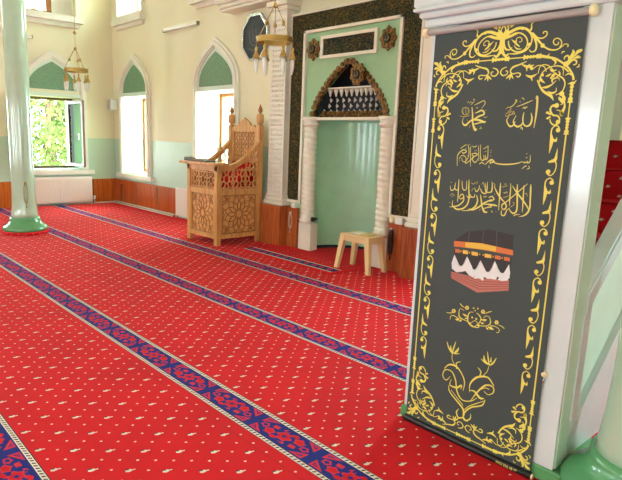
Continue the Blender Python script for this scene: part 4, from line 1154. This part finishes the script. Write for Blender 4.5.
D(250, 405, 13, *c7, ALL)
# scroll under the corner
for pts in ([(160, 172, 10), (175, 200, 24), (165, 225, 12), (140, 200, 5)], [(175, 215, 10), (178, 250, 14), (160, 290, 26), (165, 300, 20), (150, 275, 10), (128, 270, 4)],
            [(130, 245, 26), (105, 245, 14), (92, 270, 14), (108, 300, 12), (135, 305, 12), (148, 325, 10), (140, 350, 10), (115, 360, 10), (95, 345, 10), (90, 325, 7)],
            [(95, 300, 8), (75, 285, 16), (68, 292, 8)], [(95, 310, 8), (75, 320, 16), (70, 325, 6)]):
    T(pts, *e2, ALL)
D(160, 172, 14, *e2, ALL); D(130, 243, 14, *e2, ALL); D(138, 342, 13, *e2, ALL)
# C-scroll chain down both sides
ch_ = (528, 140, 6)
A = [tr_(p_, *ch_) for p_ in ([(178, 48, 1), (172, 85, 12), (163, 118, 24), (140, 128, 20), (122, 133, 10)], [(160, 115, 12), (170, 150, 8), (160, 190, 8), (136, 213, 8), (114, 200, 10), (112, 185, 10)])]
Ad = uv(122, 190, ch_)
B = [tr_(p_, *ch_) for p_ in ([(150, 258, 10), (148, 240, 9), (130, 229, 8), (108, 245, 9), (102, 275, 11), (106, 308, 26), (100, 345, 20), (90, 390, 1)], [(108, 308, 20), (130, 318, 16), (134, 298, 6)])]
Bd = uv(143, 256, ch_)
ad0 = uv(128, 132, ch_)
PV = .2315
for k in range(-1, 5):
    for pts, lo_, hi_ in ((A, 0, 4), (B, -1, 4)):
        if not (lo_ <= k <= hi_): continue
        for s_ in pts: stroke(border, [(p[0], p[1]+k*PV, p[2]) for p in s_], LR)
        d_ = Ad if pts is A else Bd
        dot(border, d_[0], d_[1]+k*PV, 13/6*.0046, LR)
border.build('scrollwork_border', m_yel, ban)

# --- lettering
WK = 1.0
tx = MB()
def W_(pts, c, w=None, mi=0): stroke(tx, tr_(pts, *c), (ident,), mi)
al = (498, 90, 9.6)
for p_ in ([(365, 85, 8), (378, 62, 18), (376, 150, 19), (364, 250, 16), (345, 365, 6)], [(318, 220, 6), (327, 275, 16), (310, 330, 18), (275, 348, 14), (245, 325, 12), (240, 270, 13), (250, 215, 6)],
           [(243, 300, 8), (225, 335, 14), (190, 352, 18), (160, 335, 16), (148, 300, 10), (175, 245, 5)], [(165, 300, 8), (150, 335, 12), (120, 350, 16), (95, 325, 12), (85, 285, 9), (105, 260, 5)],
           [(178, 162, 5), (250, 135, 9), (335, 98, 6)], [(238, 180, 6), (250, 165, 8), (260, 178, 8), (272, 162, 8), (284, 168, 5)], [(120, 160, 5), (145, 150, 8), (180, 100, 8), (165, 98, 7)],
           [(215, 370, 5), (228, 358, 9), (236, 382, 8)], [(230, 75, 6), (245, 82, 7), (252, 95, 5)]): W_(p_, al, mi=0)
for p_ in ([(75, 185, 5), (100, 165, 7), (130, 175, 6)], [(70, 235, 5), (95, 215, 7), (120, 190, 7), (125, 165, 5)], [(95, 260, 5), (110, 225, 7), (135, 200, 6)], [(70, 250, 7), (95, 250, 7), (120, 240, 7), (165, 225, 6)], [(130, 235, 6), (150, 205, 8), (160, 235, 6)],
           [(175, 120, 4), (185, 105, 6), (178, 92, 5)], [(210, 108, 8), (218, 112, 8)]): W_(p_, al, mi=1)
mu = (455, 95, 12)
for p_ in ([(205, 145, 10), (212, 230, 20), (212, 310, 22), (222, 370, 26), (245, 418, 34), (262, 405, 10)], [(372, 315, 10), (350, 325, 24), (290, 302, 26), (215, 298, 22), (170, 325, 22), (130, 362, 26), (100, 350, 18), (90, 315, 10), (105, 272, 4)],
           [(240, 218, 6), (275, 205, 16), (320, 185, 20), (348, 205, 22), (345, 235, 20), (290, 255, 22), (235, 290, 20)], [(222, 345, 8), (255, 345, 16), (310, 330, 14), (360, 325, 14)],
           [(235, 120, 5), (290, 95, 10), (350, 68, 8), (362, 100, 9), (345, 130, 7), (318, 165, 4)]): W_(p_, mu)
for p_ in (circ(128, 195, 44, 7, 0, 6.3, 12), [(95, 150, 5), (100, 220, 7), (125, 245, 6)], [(130, 140, 5), (132, 215, 7), (155, 240, 6)], [(160, 150, 5), (158, 210, 7)], [(60, 250, 6), (110, 262, 8), (180, 245, 6)],
           [(145, 95, 5), (165, 80, 8), (175, 105, 6)], [(190, 120, 5), (215, 95, 9), (238, 55, 8), (215, 50, 6)], [(185, 75, 6), (205, 95, 8), (225, 88, 5)], [(255, 150, 12), (278, 158, 12)], [(350, 260, 6), (365, 272, 10), (388, 258, 6)],
           [(370, 180, 8), (375, 190, 8)], [(170, 400, 5), (178, 375, 7), (190, 365, 5)], [(290, 405, 7), (320, 402, 7), (300, 375, 7)], [(145, 298, 8), (152, 305, 8)]): W_(p_, mu, mi=1)
b1, b2 = (452, 138, 14.1), (490, 138, 14.1)
for p_ in ([(570, 240, 8), (565, 330, 12), (540, 350, 14), (510, 345, 12), (480, 350, 12), (455, 335, 10), (380, 358, 16), (250, 372, 20), (120, 365, 18), (40, 335, 12), (20, 310, 10), (0, 345, 14), (15, 365, 8)], [(540, 350, 6), (530, 325, 10), (518, 348, 6)], [(500, 348, 6), (492, 328, 9)],
           [(450, 435, 6), (500, 395, 14), (515, 400, 6)], [(545, 390, 6), (555, 425, 12), (520, 440, 7)]): W_(p_, b2)
for p_ in ([(520, 215, 14), (521, 228, 14)], [(505, 270, 6), (518, 285, 9), (530, 265, 6)]): W_(p_, b2, mi=1)
for p_ in ([(75, 395, 8), (75, 300, 10), (85, 235, 14), (130, 185, 14), (175, 165, 16), (205, 190, 14), (165, 215, 16), (140, 195, 8)], [(225, 95, 8), (240, 150, 12), (235, 260, 10), (190, 330, 10), (150, 325, 10), (140, 280, 8)],
           [(265, 120, 8), (262, 230, 10), (262, 330, 9), (262, 405, 5)], [(100, 300, 8), (130, 255, 10), (170, 245, 10), (200, 290, 10), (190, 355, 14), (240, 330, 12), (300, 265, 12), (280, 235, 10)], [(280, 225, 10), (330, 215, 16), (360, 235, 14), (310, 265, 14), (290, 300, 12), (320, 345, 14), (355, 320, 10), (360, 290, 7)],
           [(375, 110, 8), (378, 230, 10), (380, 320, 8)], [(405, 100, 8), (402, 220, 12), (410, 300, 14), (440, 315, 16), (455, 275, 10), (445, 240, 6)], [(510, 110, 8), (508, 230, 10), (500, 290, 12), (475, 310, 10)], [(470, 240, 7), (480, 290, 14), (455, 310, 10)],
           [(385, 370, 8), (420, 345, 14), (460, 370, 8)], [(470, 375, 8), (510, 335, 14), (560, 300, 14), (600, 335, 16)], [(540, 340, 6), (570, 345, 16), (600, 320, 10)], [(120, 150, 6), (160, 120, 10), (208, 90, 8)], [(280, 110, 6), (330, 125, 10), (350, 100, 6)], [(440, 155, 6), (480, 135, 9), (510, 110, 7)], [(520, 385, 6), (525, 425, 8)]): W_(p_, b1)
for x, y in ((200, 145), (345, 172), (325, 180), (305, 135), (465, 190), (480, 185), (550, 175), (548, 200), (215, 250), (105, 320), (400, 98), (245, 90), (510, 115), (545, 250), (165, 260)):
    W_([(x-5, y, 10), (x+7, y+3, 12)], b1, mi=1)
k1, k2 = (446, 178, 11.43), (488, 178, 11.43)
for p_ in ([(490, 70, 6), (490, 120, 20), (484, 250, 18), (478, 340, 20), (450, 400, 20), (405, 432, 14), (355, 440, 4)], [(412, 85, 8), (405, 200, 16), (400, 300, 14), (392, 390, 6)], [(280, 90, 6), (330, 165, 18), (400, 255, 18), (450, 330, 14), (470, 375, 6)],
           [(338, 70, 8), (335, 150, 18), (335, 280, 18), (328, 370, 18), (295, 405, 18), (262, 385, 14), (240, 345, 6)], [(455, 65, 6), (385, 125, 12), (280, 215, 12), (195, 285, 12)], [(262, 60, 6), (258, 150, 14), (250, 240, 14), (248, 320, 5)], [(248, 345, 6), (215, 370, 12), (190, 425, 16), (155, 420, 14), (155, 370, 10)],
           [(160, 350, 8), (160, 310, 14), (190, 290, 16), (212, 320, 16), (190, 358, 16), (160, 350, 10)], [(145, 55, 8), (140, 130, 18), (132, 240, 14), (122, 370, 6)], [(70, 90, 6), (110, 175, 18), (160, 245, 16), (205, 290, 8)], [(48, 40, 6), (50, 110, 16), (40, 155, 16), (10, 165, 12), (-25, 150, 12), (-30, 60, 8)],
           [(10, 225, 10), (45, 210, 14), (70, 240, 14), (40, 260, 14), (0, 265, 10)], [(110, 320, 6), (80, 312, 20), (0, 300, 16)], [(290, 435, 4), (320, 420, 10), (365, 415, 4)]): W_(p_, k2)
for p_ in ([(160, 105, 5), (190, 95, 8), (228, 88, 5)], [(178, 165, 6), (192, 172, 12), (215, 160, 12), (222, 175, 5)], [(170, 225, 5), (210, 215, 8), (240, 200, 4)], [(185, 70, 7), (215, 68, 7)], [(420, 180, 5), (440, 175, 9), (452, 210, 5)], [(285, 275, 6), (300, 290, 9), (290, 305, 6)], [(60, 60, 6), (80, 75, 10), (75, 100, 6)], [(75, 180, 8), (82, 190, 8)], [(40, 370, 8), (55, 395, 9)], [(90, 385, 8), (96, 388, 8)], [(250, 335, 5), (275, 322, 8), (300, 305, 4)]): W_(p_, k2, mi=1)
for p_ in ([(150, 15, 8), (145, 90, 14), (140, 200, 14), (132, 275, 6)], [(475, 45, 7), (470, 130, 14), (455, 175, 14), (415, 165, 14), (395, 120, 8)], [(265, 20, 8), (262, 120, 16), (265, 220, 18), (245, 300, 18), (190, 350, 20), (120, 355, 20), (75, 310, 14), (78, 255, 6)],
           [(150, 225, 10), (180, 185, 14), (205, 205, 14), (185, 235, 14), (155, 235, 10)], [(205, 205, 10), (200, 260, 16), (150, 310, 16), (95, 325, 14), (40, 330, 5)], [(350, 195, 8), (362, 260, 18), (335, 325, 20), (270, 365, 16), (180, 375, 4)], [(280, 185, 6), (290, 215, 14), (325, 215, 12), (330, 180, 6)], [(235, 200, 8), (260, 225, 12), (290, 218, 8)],
           [(395, 190, 8), (405, 260, 18), (415, 330, 18), (440, 385, 26), (475, 390, 10)], [(525, 245, 10), (480, 265, 16), (430, 290, 18), (370, 335, 20), (300, 365, 16), (260, 350, 6)], [(415, 300, 10), (470, 300, 14), (525, 315, 18)], [(430, 350, 8), (480, 335, 14), (525, 330, 12)],
           [(185, 30, 6), (190, 110, 12), (210, 140, 12), (235, 120, 12), (238, 30, 6)], [(115, 50, 6), (100, 110, 12), (125, 140, 12), (150, 110, 10)], [(50, 90, 6), (60, 140, 12), (95, 125, 12), (110, 60, 7)], [(330, 110, 6), (345, 155, 12), (375, 130, 12), (385, 80, 6)]): W_(p_, k1)
for p_ in ([(55, 45, 8), (65, 52, 8)], [(45, 200, 5), (75, 180, 8), (100, 205, 6)], [(60, 215, 5), (85, 205, 6)], [(38, 278, 10), (46, 282, 10)], [(290, 50, 5), (315, 70, 8), (345, 45, 5)], [(350, 70, 6), (362, 40, 7)], [(290, 150, 5), (315, 115, 7)], [(410, 75, 5), (430, 50, 8), (440, 100, 7), (470, 95, 5)], [(430, 215, 14), (465, 212, 14)], [(385, 375, 6), (392, 350, 6)], [(515, 385, 9), (522, 388, 9)]): W_(p_, k1, mi=1)
tx.build('arabic_lettering', [m_yel2, mat('dull_yellow_print', (186, 172, 84), .6)], ban)

# --- picture of the black cube shrine (Kaaba) printed on the cloth
kc = (445, 230, 6.853)
def PL(mb_, pts, mi, w=WT):
    vs = [FB(*L(kc[0]+x/kc[2], kc[1]+y/kc[2]), w) for x, y in pts]; mb_.add(vs, [tuple(range(len(vs)))], mi)
kb = MB()
PL(kb, [(62, 75), (150, 12), (300, -5), (470, 35), (466, 150), (250, 95)][::-1], 0, .0011)
PL(kb, [(45, 280), (65, 130), (245, 160), (455, 190), (440, 350), (235, 330)][::-1], 0, .0011)
PL(kb, [(42, 285), (230, 330), (220, 428), (42, 328)][::-1], 1, .0013); PL(kb, [(230, 330), (440, 345), (436, 415), (220, 428)][::-1], 1, .0013)
for i in range(4):
    t = .2+.2*i
    PL(kb, [(42, 285+43*t), (230, 330+98*t-9), (230, 330+98*t-3), (42, 288+43*t)], 2, .0015); PL(kb, [(230, 330+90*t), (438, 345+70*t), (438, 349+70*t), (230, 335+90*t)], 2, .0015)
PL(kb, [(62, 75), (250, 90), (250, 135), (62, 112)][::-1], 3, .0013); PL(kb, [(250, 90), (466, 138), (466, 174), (250, 135)][::-1], 3, .0013)
PL(kb, [(140, 84), (250, 92), (250, 132), (140, 118)][::-1], 4, .0015); PL(kb, [(250, 92), (350, 114), (350, 148), (250, 132)][::-1], 4, .0015)
for x0_, x1_, m__ in ((70, 103, 3), (122, 158, 4), (182, 226, 4), (272, 318, 4), (342, 382, 3), (405, 445, 3)):
    f = lambda x: 128+(x-70)*.165
    PL(kb, [(x0_, f(x0_)), (x1_, f(x1_)), (x1_, f(x1_)+25), (x0_, f(x0_)+25)][::-1], m__, .0015)
for xa in (110, 168, 238, 262, 330, 392):
    f = lambda x: 134+(x-70)*.165
    PL(kb, [(xa-4, f(xa)), (xa+4, f(xa)), (xa+4, f(xa)+10), (xa-4, f(xa)+10)][::-1], 4, .0015)
def scallop(a, b, depth, low):
    """white gathered cloth between two peaks"""
    n_ = 10; pts = []
    for i in range(n_+1):
        t = i/n_; x = a[0]+(b[0]-a[0])*t; y = a[1]+(b[1]-a[1])*t+depth*sin(PI*t)**.8
        pts.append((x, y))
    bot = [(b[0]+low[2], low[1]), (b[0]+low[2]*.3-12, low[1]+18), ((a[0]+b[0])/2, (low[0]+low[1])/2+30), (a[0]+14, low[0]+14), (a[0]-2, low[0])]
    allp = pts+bot
    c0 = ((a[0]+b[0])/2, (low[0]+low[1])/2)
    for i in range(len(allp)): PL(kb, [c0, allp[i], allp[(i+1) % len(allp)]], 5, .0017)
scallop((65, 168), (152, 180), 72, (255, 262, 0)); scallop((152, 180), (244, 208), 76, (260, 305, 0)); scallop((244, 208), (342, 212), 78, (300, 312, 0)); scallop((342, 212), (440, 235), 72, (302, 325, 4))
PL(kb, [(65, 168), (46, 225), (48, 265), (80, 290), (110, 285)], 5, .0018); PL(kb, [(125, 250), (152, 180), (185, 250), (205, 330), (165, 310), (140, 280)], 5, .0018)
PL(kb, [(220, 260), (244, 208), (275, 275), (262, 350), (235, 330), (200, 335)], 5, .0018); PL(kb, [(320, 265), (342, 212), (372, 290), (350, 340), (310, 335), (300, 320)], 5, .0018); PL(kb, [(400, 300), (440, 235), (447, 300), (430, 345), (390, 350), (360, 340)], 5, .0018)
for a, b in (((165, 12), (160, 78)), ((262, 0), (255, 88)), ((352, 8), (350, 108))): PL(kb, [(a[0], a[1]), (a[0]+4, a[1]), (b[0]+4, b[1]), (b[0], b[1])][::-1], 6, .0013)
kb.build('shrine_picture', [mat('printed_black', (54, 50, 52), .75), mat('printed_brick', (186, 112, 100), .7), mat('printed_brick_joint', (140, 70, 66), .7), mat('printed_orange', (206, 112, 60), .7), mat('printed_gold', (220, 180, 70), .7), mat('printed_white', (226, 224, 226), .7), mat('printed_grey', (84, 80, 82), .7)], ban)

# --- garland and tulips
gl_ = MB(); ga = (445, 295, 9.57)
def G(pts, c): stroke(gl_, tr_(pts, *c), (ident,))
for p_ in ([(275, 165, 5), (240, 165, 8), (220, 205, 14), (225, 265, 10), (270, 305, 8), (320, 275, 8), (345, 235, 12), (330, 195, 12), (300, 170, 5)], [(185, 150, 5), (150, 130, 6), (135, 160, 9), (140, 210, 14), (180, 235, 8), (230, 260, 8), (270, 300, 9), (320, 310, 9), (330, 285, 6)],
           [(230, 280, 6), (290, 245, 6), (330, 290, 8), (400, 295, 8), (435, 270, 12), (430, 220, 8), (400, 200, 6), (370, 215, 7)], [(435, 295, 10), (480, 300, 7), (520, 330, 7), (510, 360, 7), (490, 355, 5)], [(50, 235, 5), (55, 205, 7), (80, 195, 8), (130, 225, 8)],
           [(15, 165, 5), (45, 172, 8), (80, 165, 5)], [(145, 80, 8), (165, 105, 10), (190, 120, 4)], [(375, 180, 4), (415, 165, 9), (450, 155, 6)], [(510, 285, 4), (545, 300, 9), (570, 322, 7)], [(100, 232, 6), (120, 235, 24), (140, 225, 5)], [(135, 250, 4), (150, 245, 20), (162, 235, 4)],
           [(170, 180, 5), (195, 195, 22), (215, 205, 5)], [(190, 225, 4), (210, 222, 16), (225, 210, 4)], [(345, 235, 5), (380, 240, 26), (400, 235, 5)], [(340, 265, 4), (355, 270, 18), (375, 270, 5)], [(410, 305, 5), (440, 318, 28), (468, 330, 5)], [(392, 305, 4), (405, 322, 16), (418, 330, 4)]): G(p_, ga)
for x, y in ((85, 152), (212, 122), (365, 160), (495, 262)):
    for k in range(6):
        a = L(ga[0]+(x+13*cos(k*PI/3))/ga[2], ga[1]+(y+13*sin(k*PI/3))/ga[2]); dot(gl_, a[0], a[1], 9/ga[2]*.0046, (ident,))
for x, y, r_ in ((262, 215, 11), (300, 228, 11), (275, 125, 9), (315, 130, 9), (290, 150, 8), (232, 268, 10), (320, 292, 10)): a = L(ga[0]+x/ga[2], ga[1]+y/ga[2]); dot(gl_, a[0], a[1], r_/ga[2]*.0046, (ident,))
gl_.build('garland', m_yel, ban)
tu = MB(); tc_ = (435, 335, 5.33)
def U(pts): stroke(tu, tr_(pts, *tc_), (ident,))
for p_ in ([(65, 35, 3), (75, 70, 9), (92, 98, 6)], [(112, 35, 3), (100, 70, 9), (92, 98, 7)], [(85, 55, 3), (85, 80, 14), (95, 100, 6)], [(128, 65, 3), (118, 85, 14), (98, 98, 6)], [(132, 98, 3), (110, 100, 6), (92, 92, 5)], [(93, 98, 4), (92, 130, 4), (105, 155, 4)],
           [(280, 88, 3), (285, 130, 9), (290, 160, 6)], [(262, 108, 3), (265, 135, 14), (288, 158, 6)], [(328, 122, 3), (310, 150, 9), (290, 162, 5)], [(300, 118, 3), (298, 145, 10)], [(245, 125, 3), (265, 145, 8), (285, 158, 5)], [(288, 165, 4), (278, 195, 4), (258, 215, 4)],
           [(50, 178, 3), (75, 158, 9), (110, 165, 12), (140, 200, 8), (158, 250, 8), (150, 298, 3)], [(138, 142, 3), (115, 150, 7), (118, 180, 12)], [(82, 220, 3), (60, 240, 6), (42, 215, 6), (55, 185, 6), (90, 195, 7), (110, 240, 9), (118, 300, 9), (145, 345, 7), (190, 352, 6), (225, 335, 3)],
           [(88, 235, 3), (80, 265, 7), (115, 280, 12), (142, 268, 9), (138, 290, 3)], [(75, 265, 3), (78, 300, 8), (120, 355, 9), (150, 395, 12), (152, 430, 10), (145, 445, 4)], [(85, 290, 3), (115, 330, 5), (150, 375, 5)],
           [(228, 172, 3), (245, 195, 8), (238, 222, 6)], [(185, 305, 3), (188, 260, 8), (225, 225, 12), (280, 225, 10), (308, 260, 7), (315, 272, 3)], [(185, 295, 3), (210, 300, 10), (240, 335, 14), (262, 338, 4)], [(190, 350, 3), (230, 300, 9), (270, 268, 10), (308, 275, 8), (312, 305, 7), (285, 318, 5), (262, 300, 4)],
           [(245, 290, 3), (268, 282, 5), (290, 290, 5)], [(268, 345, 3), (250, 375, 8), (195, 385, 8), (160, 410, 9), (155, 430, 6)], [(265, 350, 2), (230, 362, 5), (180, 380, 5), (158, 398, 5)],
           [(128, 392, 3), (115, 410, 8), (125, 440, 9), (152, 440, 8), (165, 455, 8), (188, 445, 8), (190, 420, 4)], [(150, 430, 4), (155, 450, 9), (175, 460, 6)]): U(p_)
tu.build('tulip_scroll', m_yel, ban)
# phone number printed along the foot
cu_ = bpy.data.curves.new('foot_print', 'FONT'); cu_.body = '0533 590 60 47'; cu_.size = .0175; cu_.align_x = 'CENTER'; cu_.align_y = 'CENTER'; cu_.offset = .0004
to = bpy.data.objects.new('tmp', cu_); COL.objects.link(to)
dg = bpy.context.evaluated_depsgraph_get(); me = bpy.data.meshes.new_from_object(to.evaluated_get(dg)); bpy.data.objects.remove(to)
me.materials.clear(); me.materials.append(m_yel2); me.transform(Matrix.Rotation(PI/2, 4, 'X'))
po = bpy.data.objects.new('phone_number', me); COL.objects.link(po); po.parent = ban
pn = L(508.5, 463); po.location = (pn[0], -.0252, bzb+.001)

# ------------------------------------------------------------------ outside
o = MB().box(-40, -14.2, -20, 30, -1.2, -1.0).build('outdoor_ground', m_grass); struct(o)
def tree(x, y, h, R, label, seed):
    rr = random.Random(seed)
    r = thing('tree', label, 'tree', (x, y, -1.0), 'trees outside the left window')
    t_ = MB().tube([(x, y, -1.0), (x+.1, y-.1, h*.3), (x-.1, y+.1, h*.7)], [.22, .16, .06], 10)
    for k in range(6):
        a = rr.uniform(0, 6.28); z = h*rr.uniform(.2, .6); t_.tube([(x, y, z), (x+cos(a)*R*.4, y+sin(a)*R*.4, z+.6), (x+cos(a)*R*.75, y+sin(a)*R*.75, z+1.0)], [.07, .045, .02], 6)
    t_.build('trunk', m_bark, r)
    lf = MB()
    for k in range(11000):
        while True:
            p_ = Vector((rr.uniform(-1, 1), rr.uniform(-1, 1), rr.uniform(-1, 1)))
            if .35 < p_.length < 1: break
        c_ = Vector((x+p_.x*R, y+p_.y*R, h*.5+p_.z*h*.6)); a = Vector((rr.gauss(0, 1), rr.gauss(0, 1), rr.gauss(0, 1))).normalized(); b_ = a.orthogonal().normalized(); s_ = rr.uniform(.05, .11)
        lf.add([c_-a*s_, c_-b_*s_*.5, c_+a*s_, c_+b_*s_*.5], [(0, 1, 2, 3)])
    o = lf.build('foliage', m_leaf, r)
tree(-18.0, 6.2, 4.6, 2.3, 'sunlit tree filling the open left window', 3)
tree(-18.6, 9.0, 5.2, 2.7, 'pale green tree behind, at the right of the window view', 5)
tree(-20.5, 3.6, 5.0, 2.4, 'leafy tree outside, mostly hidden behind the left column', 9)

# ------------------------------------------------------------------ light
wd = bpy.data.worlds.new('sky'); S.world = wd; wd.use_nodes = True
bg = wd.node_tree.nodes['Background']; bg.inputs[0].default_value = (.80, .975, 1.0, 1); bg.inputs[1].default_value = 24
def portal(x, y, z, w, h, rot):
    l = bpy.data.lights.new('window_portal', 'AREA'); l.shape = 'RECTANGLE'; l.size = w; l.size_y = h
    l.cycles.is_portal = True
    o = bpy.data.objects.new('window_portal', l); COL.objects.link(o); o.location = (x, y, z); o.rotation_euler = rot
for c in QW: portal(c, WY+.60, 1.53, 1.14, 1.62, (-PI/2, 0, 0))
for c in UQ: portal(c, WY+.60, 4.63, 1.08, 1.33, (-PI/2, 0, 0))
for c in LW:
    portal(WX-.60, c, 1.52, 1.14, 1.51, (PI/2, 0, -PI/2)); portal(WX-.60, c, 4.61, 1.08, 1.37, (PI/2, 0, -PI/2))
for c in (-10.5, -7.4, -4.3, -1.2): portal(c, BY-.35, 1.53, 1.14, 1.62, (PI/2, 0, 0))
for c in (-4.9, -1.8, 4.4): portal(RX+.35, c, 1.53, 1.14, 1.62, (PI/2, 0, PI/2))
sun = bpy.data.lights.new('sun', 'SUN'); sun.energy = 14; sun.angle = .02; sun.color = (1, .95, .85)
so = bpy.data.objects.new('sun', sun); COL.objects.link(so); so.rotation_euler = Vector((.80, .40, 1.45)).to_track_quat('Z', 'Y').to_euler()

S.view_settings.view_transform = 'Standard'; S.view_settings.look = 'None'; S.view_settings.gamma = 1; S.view_settings.use_curve_mapping = False
S.view_settings.exposure = 0.26
S.cycles.use_denoising = True
S.cycles.max_bounces = 10; S.cycles.diffuse_bounces = 6; S.cycles.glossy_bounces = 3; S.cycles.transparent_max_bounces = 8
S.cycles.sample_clamp_indirect = 8; S.cycles.caustics_reflective = False; S.cycles.caustics_refractive = False
